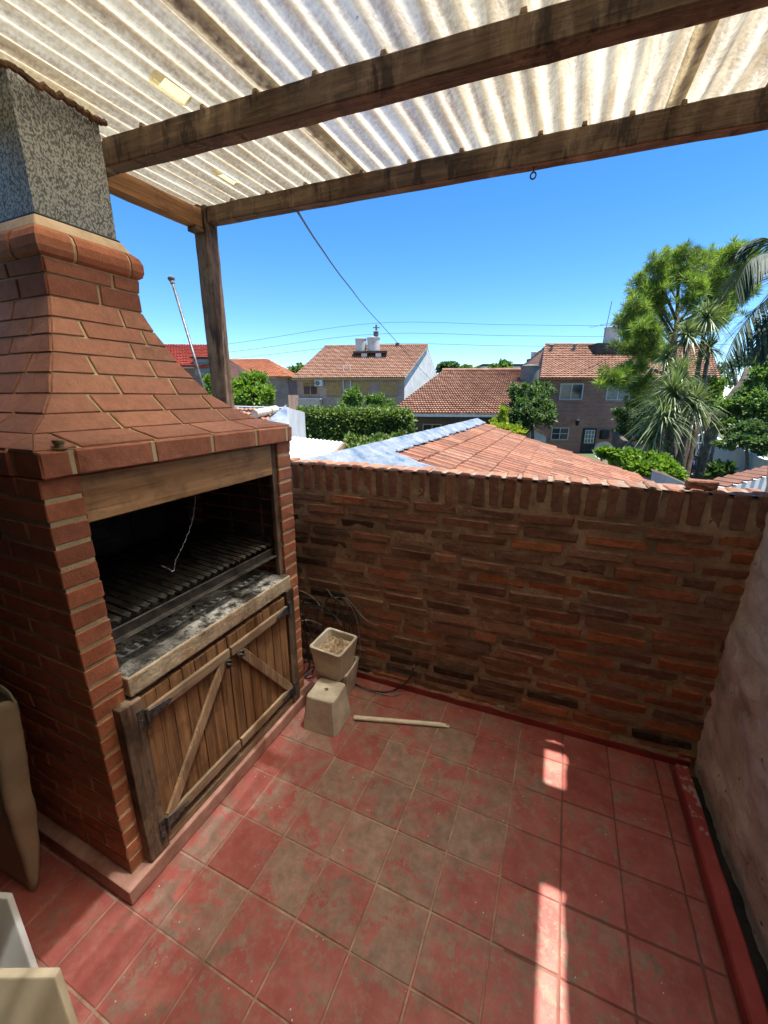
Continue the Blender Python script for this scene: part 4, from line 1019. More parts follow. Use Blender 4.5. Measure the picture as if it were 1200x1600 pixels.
keep(MB().bar(EA+ov*.85-sl*.4-UP*.13, EB+ov*.85+sl*.1-UP*.13, .10, .16).build('fascia', M['gutter']), h1)
keep(MB().bar(EB+ov+sl*.1-UP*.08, RC+sl*.1-UP*.06, .12, .14).build('barge_board', M['grey_wall']), h1)
keep(MB().tube([RD-sl*.2+UP*.12, RC+sl*.1+UP*.12], .14, 8).build('ridge_tiles', M['far_clay']), h1)
for i, rect in enumerate(((474, 597, 497, 617), (511, 597.5, 535, 618.5), (552, 597, 577.5, 615.5), (593.5, 597.5, 621, 618))):
    fr, (a, u, W, H) = window(h1, EA, nf, rect, 'glass' if i == 0 else 'shutter', 'shutter', .07, 1 if i == 0 else 0)
    keep(fr, h1)
    n_s = 12 if i else 12
    zlo = 0.08 if i else H*.68
    for k in range(n_s):
        zq = zlo+(H-.1-zlo)*k/n_s; hh = (H-.1-zlo)/n_s*.8
        mb = MB(); p = lambda uu, zz, nn: a+u*uu+UP*zz+nf*nn
        mb.hexa([p(.05, zq, .02), p(W-.05, zq, .02), p(W-.05, zq, .045), p(.05, zq, .045), p(.05, zq+hh, .02), p(W-.05, zq+hh, .02), p(W-.05, zq+hh, .035), p(.05, zq+hh, .035)])
        mb.build('shutter_slat', M['shutter'], fr)
# downpipes, air conditioner, balcony-like chimney breast
for x in (536.5, 548): keep(MB().tube([onplane(x, 588, EA, nf)+nf*.12, down(onplane(x, 588, EA, nf)+nf*.12)], .06, 8).build('downpipe', M['trim']), h1)
for x in (536, 546.5):
    q = PT(x, 583.5, 41.2); keep(MB().tube([q-UP*.2, q+UP*.75], .085, 10).build('vent_pipe', M['trim']), h1)
ac0 = onplane(494, 603.5, EA, nf)+nf*.25
mb = MB(); [mb.hexa([ac0+sl*a+nf*b+UP*c for c in (0,) for a, b in ((0, -.2), (.82, -.2), (.82, .2), (0, .2))]+[ac0+sl*a+nf*b+UP*.58 for a, b in ((0, -.2), (.82, -.2), (.82, .2), (0, .2))])]
acb = keep(mb.build('air_conditioner', M['white'], None, .02), h1)
fan = MB(); cc = ac0+sl*.3+UP*.29+nf*.215
for k in range(5): r_ = .06+k*.042; fan.tube([cc+sl*r_*math.cos(t)+UP*r_*math.sin(t) for t in np.linspace(0, 2*math.pi, 20)], .012, 5, False)
fan.build('fan_grille', M['dark_wall'], acb)
MB().bar(ac0-UP*.02+nf*.15, ac0+sl*.82-UP*.02+nf*.15, .05, .04).build('bracket', M['dark_wall'], acb)
cbp = onplane(470, 630, EA, nf)+nf*.5
mb = MB(); mb.hexa([cbp+sl*a+nf*b-UP*2 for a, b in ((0, -.4), (2.3, -.4), (2.3, .3), (0, .3))]+[cbp+sl*a+nf*b+UP*.38 for a, b in ((0, -.4), (2.3, -.4), (2.3, .3), (0, .3))])
keep(mb.build('porch_pier', M['far_brick_grey']), h1)
mb = MB(); mb.hexa([cbp+sl*a+nf*b+UP*.384 for a, b in ((-.15, -.4), (2.45, -.4), (2.45, .4), (-.15, .4))]+[cbp+sl*a+nf*b+UP*.5 for a, b in ((-.15, -.4), (2.45, -.4), (2.45, .4), (-.15, .4))])
keep(mb.build('porch_cap', M['trim']), h1)
# tank platform on the roof: pier + slab + two tanks
pf = PT(577, 551, 43.6); pf2 = pf.copy()
mb = MB(); mb.hexa([pf+sl*a+FH*b+UP*c for c in (-.1,) for a, b in ((-1.75, -.6), (1.95, -.6), (1.95, .9), (-1.75, .9))]+[pf+sl*a+FH*b+UP*.12 for a, b in ((-1.75, -.6), (1.95, -.6), (1.95, .9), (-1.75, .9))])
tp = keep(mb.build('tank_platform', M['dark_wall'], None, .02), h1)
for a, hh in ((-.55, 1.5), (1.0, 1.3)):
    mb = MB(); mb.hexa([pf+sl*(a+x)+FH*y-UP*hh for x, y in ((-.3, -.45), (.3, -.45), (.3, .7), (-.3, .7))]+[pf+sl*(a+x)+FH*y-UP*.104 for x, y in ((-.3, -.45), (.3, -.45), (.3, .7), (-.3, .7))]); mb.build('pier', M['white'], tp)
tank('water_tank', pf+sl*-.92+UP*.121+FH*.15, .60, 1.25, 'fibre', 'pale round water tank on the roof platform, shorter of the white gable house pair', None)
tank('water_tank', pf+sl*.47+UP*.121+FH*.1, .67, 1.32, 'fibre', 'wider pale water tank on the platform beside the flue pipe', None)
cp0 = PT(587.5, 541, 46); ch = empty('flue_pipe', tuple(cp0-UP*.2), 0, 'thick dark flue pipe with round cowl standing beyond the two water tanks', 'flue')
MB().lathe([(.17, 0), (.17, 1.05), (.30, 1.08), (.30, 1.3), (.2, 1.34), (.17, 1.4), (.17, 2.15), (.28, 2.2), (.30, 2.45), (.22, 2.52), (.05, 2.55)], (0, 0, -.9), 16).build('pipe', M['fibre_dark'], ch)
MB().lathe([(.32, 0), (.33, .06), (.1, .16)], (0, 0, 1.66), 16).build('cowl', M['fibre_dark'], ch)
q = PT(621, 541, 45.5); keep(MB().lathe([(.10, -.4), (.10, .22), (.22, .24), (.24, .34), (.05, .42)], tuple(q), 12).build('roof_vent', M['fibre_dark']), h1)

# --- low tiled house in front of it
h2 = empty('house', tuple(down(PT(710, 650, 24))), 0, 'low house under a long plain brown tiled roof slope with pale gutter', 'house')
A, B, C, D = PT(606, 646, 22.4), PT(812, 655, 21.6), PT(817, 579, 27.0), PT(691, 581, 27.6)
B[2] = A[2]; C[2] = D[2]
keep(tile_patch('roof_tiles', A, B, C, D, 25, 44, M['far_clay']), h2)
keep(MB().tube([D+UP*.1, C+UP*.1], .13, 8).build('ridge_tiles', M['far_clay']), h2)
back = FH*4.5-UP*2.6
keep(tile_patch('roof_tiles', C+back, D+back, D, C, 12, 30, M['far_clay']), h2)
ff = FH*.55-UP*.16; A2, B2_ = A+ff+RH*.2, B+ff
keep(uvquad('facade', [down(A2), down(B2_), B2_, A2], M['dark_wall']), h2)
D3 = D-UP*.1
keep(uvquad('gable_wall', [down(A2+(back+FH*3)), down(A2), A2, D3, A2+FH*9.5], M['grey_wall']), h2)
keep(uvquad('gable_wall', [down(B2_), down(B2_+FH*9.5), B2_+FH*9.5, C-UP*.1, B2_], M['grey_wall']), h2)
keep(MB().bar(A-UP*.10-FH*.03, B-UP*.10-FH*.03, .13, .11).build('gutter', M['trim']), h2)
n2 = np.cross(UP, B2_-A2); n2 /= np.linalg.norm(n2); n2 = n2 if n2@(CAM-A2) > 0 else -n2
for rect in ((660, 662, 690, 674), (700, 663, 722, 675)): keep(window(h2, A2, n2, rect, 'glass', 'shutter', .06, 1)[0], h2)

# --- right brick house
h3 = empty('house', tuple(down(PT(980, 640, 32))), 0, 'two storey brown brick house with white grille door behind the spiky trees', 'house')
fz = PT(843, 589, 31)[2]
fl3, fr3 = PT(843, 589, 31), PT(1118, 589, 31); fr3[2] = fl3[2] = fz
n3 = np.cross(UP, fr3-fl3); n3 /= np.linalg.norm(n3); n3 = n3 if n3@(CAM-fl3) > 0 else -n3
s3_ = (fr3-fl3)/np.linalg.norm(fr3-fl3)
ap_l, ap_r = PT(852.5, 540.5, 35.6), PT(1108, 542, 35.6); ap_r[2] = ap_l[2]
bk = -n3*9.4
keep(uvquad('facade', [down(fl3), down(fr3), fr3, fl3], M['far_brick']), h3)
keep(uvquad('side_wall', [down(fl3+bk), down(fl3), fl3, ap_l-UP*.12, fl3+bk], M['far_brick']), h3)
keep(uvquad('side_wall', [down(fr3), down(fr3+bk), fr3+bk, ap_r-UP*.12, fr3], M['far_brick']), h3)
keep(uvquad('back_wall', [down(fr3+bk), down(fl3+bk), fl3+bk, fr3+bk], M['far_brick']), h3)
o3 = n3*.42-UP*.12
keep(tile_patch('roof_tiles', fl3+o3-s3_*.12, fr3+o3+s3_*.1, ap_r+s3_*.1, ap_l-s3_*.1, 17, 52, M['far_clay']), h3)
keep(tile_patch('roof_tiles', fr3+bk, fl3+bk, ap_l, ap_r, 12, 40, M['far_clay']), h3)
keep(MB().tube([ap_l+UP*.1, ap_r+UP*.1], .13, 8).build('ridge_tiles', M['far_clay']), h3)
for rect, pn in (((873, 599, 909, 624.5), 'glass'), ((945.5, 600, 982, 625.5), 'curtain')): keep(window(h3, fl3, n3, rect, pn, 'alu', .08, 1)[0], h3)
keep(window(h3, fl3, n3, (860, 668, 887, 687), 'glass', 'alu', .06, 1, 1)[0], h3)
# door with white grille
a = onplane(906, 709, fl3, n3); a[2] = GZ; zt = onplane(930, 669, fl3, n3)[2]; wdt = np.linalg.norm(onplane(927, 690, fl3, n3)-onplane(906, 690, fl3, n3))
P_ = lambda uu, zz, nn: a+s3_*uu+UP*zz+n3*nn
def hx(ua, ub, za, zb, na, nb): return [P_(ua, za, na), P_(ub, za, na), P_(ub, za, nb), P_(ua, za, nb), P_(ua, zb, na), P_(ub, zb, na), P_(ub, zb, nb), P_(ua, zb, nb)]
HD = zt-GZ; dr = keep(MB().hexa(hx(0, wdt, 0, HD, .0, .07)).build('door', M['tar']), h3)
mb = MB()
for k in range(4): u0 = .18+(wdt-.36)*k/3; mb.hexa(hx(u0-.02, u0+.02, HD*.42, HD*.92, .072, .11))
for k in range(4): z0 = HD*.42+HD*.5*k/3; mb.hexa(hx(.16, wdt-.16, z0-.02, z0+.02, .075, .105))
mb.build('door_grille', M['white'], dr)
mb = MB(); [mb.hexa(hx(.18, wdt-.18, HD*.42, HD*.92, .071, .078))]; mb.build('door_pane', M['curtain'], dr)
q = onplane(899, 659, fl3, n3); lm = MB().tube([q, q+n3*.35+UP*.05], .03, 6); lm.lathe([(.02, .3), (.16, .12), (.13, -.2), (.03, -.3)], tuple(q+n3*.38), 8)
keep(lm.build('wall_lamp', M['tar']), h3)
q = onplane(943, 679, fl3, n3); keep(MB().hexa([q+s3_*x+n3*y-UP*.35 for x, y in ((-.3, 0), (.3, 0), (.3, .3), (-.3, .3))]+[q+s3_*x+n3*y+UP*.35 for x, y in ((-.3, 0), (.3, 0), (.3, .3), (-.3, .3))]).build('meter_box', M['tar']), h3)
for x, y in ((861.5, 546), (897, 545)):
    q = PT(x, y, 34.6); keep(MB().lathe([(.10, -.5), (.10, .25), (.2, .27), (.22, .36), (.05, .44)], tuple(q), 10).build('vent_pipe', M['fibre_dark']), h3)
tb = PT(954, 549, 34.2)
mb = MB(); mb.hexa([tb+s3_*x+FH*y-UP*.25 for x, y in ((-1.5, -.5), (1.6, -.5), (1.6, 1.2), (-1.5, 1.2))]+[tb+s3_*x+FH*y+UP*.62 for x, y in ((-1.4, -.5), (1.6, -.5), (1.6, 1.2), (-1.4, 1.2))])
keep(mb.build('tank_base', M['tar'], None, .03), h3)
tank('water_tank', tb+UP*.621+FH*.35+s3_*.1, .62, 1.25, 'fibre', 'pale water tank on black base above the brown brick house', None)
an = empty('antenna', tuple(tb+s3_*-.75+UP*.62), 0, 'tall thin aerial mast on the roof beside the black tank base', 'antenna')
MB().tube([(0, 0, 0), (.25, .1, 3.2)], .025, 6).build('mast', M['fibre_dark'], an)
ar = MB(); b0 = np.array((.13, .05, 1.55)); ar.tube([b0-RH*1.3-UP*.3, b0+RH*1.5+UP*.25], .02, 5)
for k in range(6): c0 = b0+(RH*1.4+UP*.27)*(k/3.-1); ar.tube([c0-FH*.3-UP*.05, c0+FH*.3+UP*.05], .012, 4)
ar.build('aerial_array', M['fibre_dark'], an)

# --- houses at the far left
h4 = empty('house', tuple(down(PT(290, 600, 31))), 0, 'far house with bright red tiled roof and small dormer beyond the hood', 'house')
A, B, C, D = PT(225, 571, 29), PT(338, 583, 30), PT(326, 554, 34.5), PT(232, 538, 34); B[2] = A[2]; C[2] = D[2]
keep(tile_patch('roof_tiles', A, B, C, D, 14, 22, M['far_clay_red']), h4)
keep(uvquad('facade', [down(A+FH*.4), down(B+FH*.4), B+FH*.4-UP*.1, A+FH*.4-UP*.1], M['far_brick']), h4)
keep(uvquad('gable_wall', [down(B+FH*.4), down(B+FH*8), B+FH*8, C-UP*.1, B+FH*.4], M['far_brick']), h4)
q = PT(318, 572, 30.2); mb = MB(); mb.hexa([q+RH*x+FH*y-UP*.7 for x, y in ((-.6, -.3), (1., -.3), (1., 2.5), (-.6, 2.5))]+[q+RH*x+FH*y+UP*.5 for x, y in ((-.6, -.3), (1., -.3), (1., 2.5), (-.6, 2.5))])
dm = keep(mb.build('dormer', M['grey_wall'], None, .02), h4)
MB().hexa([q+RH*x+FH*-.32+UP*c for x, c in ((-.4, -.5), (.8, -.5))]+[q+RH*x+FH*-.30+UP*-.5 for x in (.8, -.4)]+[q+RH*x+FH*-.32+UP*.25 for x in (-.4, .8)]+[q+RH*x+FH*-.30+UP*.25 for x in (.8, -.4)]).build('pane', M['glass'], dm)
mb = MB(); mb.hexa([q+RH*x+FH*y+UP*.503 for x, y in ((-.75, -.5), (1.15, -.5), (1.15, 2.5), (-.75, 2.5))]+[q+RH*x+FH*y+UP*.6 for x, y in ((-.75, -.5), (1.15, -.5), (1.15, 2.5), (-.75, 2.5))]); mb.build('dormer_roof', M['tar'], dm)
q = PT(310, 548, 34.3); keep(MB().hexa([q+RH*x+FH*y-UP*1 for x, y in ((-.7, -.4), (.7, -.4), (.7, .4), (-.7, .4))]+[q+RH*x+FH*y+UP*.35 for x, y in ((-.7, -.4), (.7, -.4), (.7, .4), (-.7, .4))]).build('chimney', M['fibre_dark'], None, .03), h4)
h5 = empty('house', tuple(down(PT(400, 600, 46))), 0, 'far house with orange hipped roof beyond the bright green tree', 'house')
A, B, C, D = PT(335, 589, 45), PT(453, 592.5, 45), PT(416, 567, 50.5), PT(345, 561.5, 51); B[2] = A[2]; C[2] = D[2]
keep(tile_patch('roof_tiles', A, B, C, D, 15, 32, M['far_clay_orange']), h5)
keep(tile_patch('roof_tiles', B, B+FH*10, C+FH*.3, C, 12, 22, M['far_clay_orange']), h5)
A2, B2_ = A+FH*.5, B+FH*.5-RH*.4
keep(uvquad('facade', [down(A2), down(B2_), B2_-UP*.1, A2-UP*.1], M['far_brick_grey']), h5)
keep(uvquad('side_wall', [down(B2_), down(B2_+FH*9), B2_+FH*9-UP*.1, B2_-UP*.1], M['far_brick_grey']), h5)
keep(window(h5, A2, -FH, (426, 597, 437, 613), 'glass', 'trim', .08, 1)[0], h5)
# far white block with its own tank
h6 = empty('building', tuple(down(PT(800, 575, 72))), 0, 'long flat white building far beyond the low tiled roof', 'building')
q0, q1 = PT(755, 577, 70), PT(862, 577, 70); q1[2] = q0[2]
keep(uvquad('facade', [down(q0), down(q1), q1+UP*.55, q0+UP*.55], M['white'], None, 9), h6)
keep(MB().hexa([p+v for v in (UP*.56,) for p in (q0-RH*.2-FH*.3, q1+RH*.2-FH*.3, q1+FH*9, q0+FH*9)]+[p+UP*.85 for p in (q0-RH*.2-FH*.3, q1+RH*.2-FH*.3, q1+FH*9, q0+FH*9)]).build('roof_slab', M['tar']), h6)
q = PT(833.5, 568, 72); keep(MB().hexa([q+RH*x+FH*y-UP*.2 for x, y in ((-1, -.8), (.6, -.8), (.6, .8), (-1, .8))]+[q+RH*x+FH*y+UP*.75 for x, y in ((-1, -.8), (.6, -.8), (.6, .8), (-1, .8))]).build('roof_box', M['tar']), h6)
tank('water_tank', q+UP*.751, .55, 1.1, 'fibre', 'tiny pale water tank on the far white building', None)
# big grey tank on a stand behind the round tree
tk = PT(826, 602, 25.5); tank('water_tank', tk, .56, 1.12, 'fibre_dark', 'large dark grey water tank standing between the low roof and the brick house', None)
ts_ = empty('tank_stand', tuple(down(tk)), 0, 'grey masonry stand carrying the dark grey tank behind the round tree', 'stand')
MB().box((-.55, -.55, 0), (.55, .55, tk[2]-GZ-.002)).build('pier', M['grey_wall'], ts_, .02); MB().box((-1.5, -.4, 0), (-.56, .4, tk[2]-GZ-.4)).build('side_pier', M['fibre_dark'], ts_, .02)
# power pole and wires
pl_ = PT(588, 512, 60); up_ = empty('utility_pole', tuple(down(pl_)), 0, 'distant concrete utility pole top beyond the white gable house', 'pole')
MB().tube([(0, 0, 0), (0, 0, pl_[2]-GZ+.4)], [.22, .14], 10).build('shaft', M['fibre_dark'], up_)
for k in range(3): MB().bar((-.5*RH[0], -.5*RH[1], pl_[2]-GZ-1.6*k), (.5*RH[0], .5*RH[1], pl_[2]-GZ-1.6*k), .12, .12).build('cross_arm', M['fibre_dark'], up_)
for i, (yl, ym, yr) in enumerate(((541, 505, 509), (554, 522, 526), (565, 538, 542))):
    pts = catmull([PT(120, yl+22, 62), PT(360, yl-5+1, 61), PT(586, ym, 60), PT(800, ym+2.5, 60), PT(1010, yr-1, 60), PT(1400, yr-12, 60)], 8)
    tag(MB().tube(pts, .024, 5, False).build('power_line', M['tar']), ['topmost distant power line', 'middle distant power line', 'lowest distant power line'][i]+' crossing the sky behind the white gable house', 'power line', None)
c0 = OY(462, 326, .65); c1 = PT(600, 512, 9.0); c2 = PT(690, 607, 19); c3 = PT(752, 632, 23.6)
tag(MB().tube(catmull([c0, PT(500, 385, 3.2), PT(545, 447, 5.0), c1, c2, c3], 8), .006, 6).build('service_cable', M['cable'], smooth=True), 'dark service cable running from the outer pergola beam down to the low tiled roof', 'cable')
tag(MB().tube(catmull([PT(1290, 395, 8), PT(1140, 462, 13), PT(1020, 525, 20), PT(905, 583, 30.5)], 8), .018, 6).build('service_cable', M['cable'], smooth=True), 'black service cable passing the pine tree to the brown brick house eave', 'cable')
# vent mast behind the hood
rt, rb = PT(268, 437, 2.72), PT(318, 605, 2.72); dv = (rb-rt)/np.linalg.norm(rb-rt); ft = rb+dv*((rb[2]-1.306)/-dv[2])
ms = empty('vent_mast', tuple(ft), 0, 'thin leaning grey metal mast with round finial behind the brick hood', 'mast')
o = MB().tube([ft, rt], .0095, 10).build('rod', M['steel'], smooth=True); keep(o, ms)
mb = MB(); ax = -dv
pr = [(.0135, -.028), (.0135, -.010), (.012, -.006), (.021, 0), (.0235, .008), (.020, .016), (.009, .023), (.002, .026)]
rr = [rt+ax*z for _, z in pr]
keep(MB().tube(rr, [r for r, _ in pr], 14).build('finial', M['fibre_dark'], smooth=False), ms)

# ------------------------------------------------------------------ neighbour's near tiled roof with silver ridge
nr = empty('tiled_roof', (-1.21, 5.0, .8), 0, 'low red clay tiled roof with silver membrane ridge just beyond the brick wall', 'roof')
RXW, RZ = -1.21, 1.03; SL = math.tan(math.radians(16.5)); YF = 9.25
def tile_piece():
    pr = [(0, 0), (.010, .028), (.035, .032), (.050, .004), (.095, .002), (.105, .024), (.122, .024), (.132, .002), (.178, .004), (.192, .030), (.214, .032), (.222, .004)]
    mb = MB(); n = len(pr); L = .405
    mb.v = [(0, y, z) for y, z in pr]+[(L, y, z+.030) for y, z in pr]+[(L, y, z+.006) for y, z in pr]
    for i in range(n-1): mb.f += [(i, n+i, n+i+1, i+1), (n+i, 2*n+i, 2*n+i+1, n+i+1)]
    me = mb.mesh('roof_tile'); me.materials.append(M['clay']); return me
tme = tile_piece(); cand = []
ncol = int((YF-.95)/.222); angs = math.atan(SL)
for r in range(13):
    for c in range(ncol):
        u = .10+r*.372; y = YF-.222*(c+1); x = RXW+u*math.cos(angs); z = RZ-u*math.sin(angs)
        p = np.array((x+.2, y+.1, z)); t = (.70-CAM[1])/(p[1]-CAM[1]); zw = CAM[2]+(p[2]-CAM[2])*t; xw = CAM[0]+(p[0]-CAM[0])*t
        vis = zw > 1.29 and xw < 1.7
        cand.append((0 if vis else 1, np.linalg.norm(p-CAM), x, y, z))
cand.sort(); rest = MB(); tv = [tuple(v.co) for v in tme.vertices]; tf_ = [tuple(p.vertices) for p in tme.polygons]
ca, sa = math.cos(angs), math.sin(angs)
for i, (h_, _, x, y, z) in enumerate(cand):
    j = [random.uniform(-.004, .004) for _ in range(3)]
    if i < 290 and not h_:
        base = random.choice([(.34, .15, .09), (.30, .135, .085), (.38, .19, .12), (.27, .13, .085)])
        o = link('roof_tile', tme, None, nr, (x+1.21+j[0], y-5.0+j[1], z-.8+j[2]), (random.uniform(-.01, .01), angs+random.uniform(-.012, .012), random.uniform(-.012, .012)), None, tint(base, .85, 1.12))
    else:
        rest.add([(x+1.21+px_*ca+pz_*sa, y-5.0+py_, z-.8-px_*sa+pz_*ca) for px_, py_, pz_ in tv], tf_)
o = rest.build('roof_tiles', M['clay'], nr); o.color = (.29, .11, .06, 1); o['kind'] = 'stuff'
# deck under the tiles, left slope, gable
W_ = 5.0
dk = MB(); xr = RXW+W_*ca; zr = RZ-W_*sa; dz = .035
dk.hexa([(RXW, .9, RZ-dz-.1), (xr, .9, zr-dz-.1), (xr, YF, zr-dz-.1), (RXW, YF, RZ-dz-.1), (RXW, .9, RZ-dz), (xr, .9, zr-dz), (xr, YF, zr-dz), (RXW, YF, RZ-dz)])
keep(dk.build('roof_deck', M['dark_wall']), nr)
dk = MB().hexa([(RXW-3, .9, RZ-1.3), (RXW, .9, RZ-dz-.1), (RXW, YF, RZ-dz-.1), (RXW-3, YF, RZ-1.3), (RXW-3, .9, RZ-1.2), (RXW, .9, RZ-dz+.01), (RXW, YF, RZ-dz+.01), (RXW-3, YF, RZ-1.2)])
keep(dk.build('left_slope', M['fibre_dark']), nr)
keep(uvquad('gable_wall', [(xr-.3, YF-.25, GZ), (RXW-2.7, YF-.25, GZ), (RXW-2.7, YF-.25, RZ-1.2), (RXW, YF-.25, RZ-.15), (xr-.3, YF-.25, zr-.1)], M['grey_wall']), nr)
keep(uvquad('side_wall', [(xr-.35, .95, GZ), (xr-.35, YF-.25, GZ), (xr-.35, YF-.25, zr-.1), (xr-.35, .95, zr-.1)], M['grey_wall']), nr)
def memb(x0, x1, y0, y1, lift, name, ragged):
    def f(u, v):
        y = y0+(y1-y0)*v; xe = x1+ragged*fbm(y, 3, 1, 3.); s = x0+(xe-x0)*u
        zz = RZ-abs(s)*SL+.040*math.exp(-(s/.12)**2)+lift+.012*fbm(s, y, 4, 5)+.008*abs(math.sin(y*math.pi/.222))*(1 if s > .1 else .3)
        if u > .985: zz -= .02
        return (RXW+s, y, zz)
    return keep(link(name, grid_mesh(f, 60, 160, True, name), M['silver']), nr)
memb(-.16, .22, .95, YF+.06, .072, 'silver_membrane', .06)
memb(.18, .74, 2.15, 3.15, .066, 'silver_patch', .08)

# things seen along the wall coping
mb = MB(); q = OZ(1096, 757, 1.335)
lb = brick_mesh('loose_brick', (.10, .055, .035), .005, .002, 3, M['old_brick']); tag(link('loose_brick', lb, None, None, tuple(OZ(1096, 757, 1.322)), (0, 0, .03), None, (.20, .09, .06)), 'single loose brick piece lying on top of the brick parapet wall', 'brick')
q = PT(1058, 748, 3.6); q[2] -= .0
mb = MB(); mb.hexa([q+RH*x+FH*y+UP*z for x, y, z in ((-.07, 0, -.3), (.09, -.1, -.3), (.09, .0, -.3), (-.07, .1, -.3), (-.07, 0, .055), (.09, -.1, -.04), (.09, 0, -.04), (-.07, .1, .055))])
def grounded(o): return o
cw_ = empty('capped_wall', tuple(down(PT(1150, 750, 5.0))), 0, 'low neighbour wall capped with a sloping row of dark roof tiles', 'wall')
a, b = PT(1100, 758, 4.6), PT(1215, 728, 5.6); a2, b2 = down(a), down(b); nn = np.cross(b-a, UP); nn /= np.linalg.norm(nn)
keep(MB().hexa([a2, b2, b2+nn*.15, a2+nn*.15, a-UP*.03, b-UP*.03, b-UP*.03+nn*.15, a-UP*.03+nn*.15]).build('wall_body', M['white']), cw_)
keep(MB().hexa([a-UP*.10-nn*.12, b-UP*.16-nn*.35, b-UP*.03-nn*.005, a-UP*.03-nn*.005, a-UP*.07-nn*.12, b-UP*.13-nn*.35, b-nn*.005, a-nn*.005]).build('tar_apron', M['fibre_dark']), cw_)
for k in range(8):
    c0 = a+(b-a)*((k+.5)/8); dvv = (b-a)/np.linalg.norm(b-a)
    mb = MB(); mb.hexa([c0+dvv*x+nn*y+UP*z for x, y, z in ((-.07, -.05, 0), (.055, -.05, -.0), (.055, .2, -.0), (-.07, .2, 0), (-.07, -.05, .018), (.055, -.05, .035), (.055, .2, .035), (-.07, .2, .018))])
    keep(mb.build('cap_tile', M['clay'], None, .003, color=(.16, .075, .05)), cw_)
td = empty('teal_box', tuple(down(PT(1058, 748, 4.4))), 0, 'teal painted box with pale lid beyond the wall coping', 'box')
q = PT(1057, 750, 4.4); keep(MB().hexa([down(q)+RH*x+FH*y for x, y in ((-.12, 0), (.10, -.05), (.14, .25), (-.08, .3))]+[q+RH*x+FH*y+UP*z for x, y, z in ((-.12, 0, .05), (.10, -.05, -.06), (.14, .25, -.06), (-.08, .3, .05))]).build('box_body', M['teal']), td)
keep(MB().hexa([q+RH*x+FH*y+UP*z for x, y, z in ((-.13, -.01, .052), (.11, -.06, -.058), (.15, .26, -.058), (-.09, .31, .052), (-.13, -.01, .07), (.11, -.06, -.04), (.15, .26, -.04), (-.09, .31, .07))]).build('box_lid', M['pvc']), td)
# left neighbour: parapet, silver flashing, clay pipe, white wall, lean-to sheet
np_ = empty('parapet', tuple(down(PT(400, 645, 6.5))), 0, 'pale parapet and silver flashed corner beyond the barbecue ledge', 'parapet')
a, b = PT(345, 634, 7.2), PT(447, 637, 6.6)
keep(MB().hexa([down(a), down(b), down(b)+FH*.2, down(a)+FH*.2, a-UP*.001, b, b+FH*.2, a+FH*.2]).build('parapet_wall', M['trim']), np_)
c1_, c2_ = PT(340, 660, 5.9), PT(415, 668, 5.5)
keep(tile_patch('roof_tiles', c1_, c2_, PT(430, 640, 6.5), PT(350, 637.5, 7.1), 4, 12, M['far_clay'], None, .03, .02), np_)
keep(MB().add([PT(405, 668, 5.45), PT(452, 665, 5.6), PT(447, 632, 6.5), PT(428, 648, 6.2)], [(0, 1, 2, 3)]).add([PT(405, 668, 5.45)-UP*.1, PT(452, 665, 5.6)-UP*.1, PT(447, 632, 6.5)-UP*.1, PT(428, 648, 6.2)-UP*.1], [(3, 2, 1, 0)]).build('silver_flashing', M['silver']), np_)
cpp = empty('clay_pipe', tuple(PT(400, 650, 5.9)), 0, 'short round weathered clay pipe sticking up over the barbecue ledge corner', 'pipe')
keep(MB().tube([PT(398, 647, 5.8), PT(420, 642.5, 6.1), PT(421, 642.4, 6.1), PT(431, 640.5, 6.25)], [.060, .062, .066, .066], 14).build('pipe_body', M['pot']), cpp)
a, b = PT(446, 636, 9.0), PT(476, 644, 12.6); tag(uvquad('garden_wall', [down(a), down(b), b, a], M['white']), 'bluish white rendered wall beside the silver flashed parapet', 'wall')
lt = empty('lean_to', tuple(down(PT(500, 700, 7))), 0, 'flat white corrugated lean-to roof below the leafy hedge', 'roof')
a, b, c, d = PT(430, 726, 4.9), PT(497, 730, 4.9), PT(537, 690.5, 8.6), PT(447, 681, 9.0)
mb = MB(); K = 61
for t in range(2):
    for k in range(K):
        s = k/(K-1); p = ((a+(b-a)*s) if t == 0 else (d+(c-d)*s)); mb.v.append(tuple(p+UP*.012*math.sin(k*math.pi/2)))
mb.f = [(k, k+1, K+k+1, K+k) for k in range(K-1)]
keep(mb.build('white_sheet', M['offwhite']), lt)
keep(MB().bar(b-UP*.06, c-UP*.06, .05, .09).build('edge_batten', M['grey_y']), lt)
for p in (a, b, c, d): keep(MB().tube([down(p), p-UP*.03], .05, 6).build('post', M['grey_z']), lt)

# garden: white wall, laundry, seated person ------------------------------
a, b = PT(1098, 676, 23.0), PT(1215, 727, 12.4); gw = uvquad('garden_wall', [down(a), down(b), b, a], M['white'], None, .2); tag(gw, 'white garden wall running behind the curved trunk tree', 'wall')
a, b = PT(1082, 687, 25.5), PT(1112, 668, 25); tag(uvquad('garden_wall', [down(a), down(b), b, a], M['white'], None, .2), 'short white wall panel standing behind the hanging laundry', 'wall')
a, b = PT(958, 674, 21), PT(1000, 712, 16); tag(uvquad('boundary_wall', [down(a), down(b), b, a], M['dark_wall'], None, .2), 'brown sloping boundary wall between brick house and spiky trees', 'wall')
sh = empty('shed', tuple(down(PT(842, 680, 25))), 0, 'little white shed with red tile edge in front of the brick house', 'shed')
q = PT(842, 684, 25); keep(MB().hexa([down(q)+RH*x+FH*y for x, y in ((-.55, 0), (.45, 0), (.45, 1.4), (-.55, 1.4))]+[q+RH*x+FH*y+UP*z for x, y, z in ((-.55, 0, .62), (.45, 0, .1), (.45, 1.4, .1), (-.55, 1.4, .62))]).build('shed_wall', M['white']), sh)
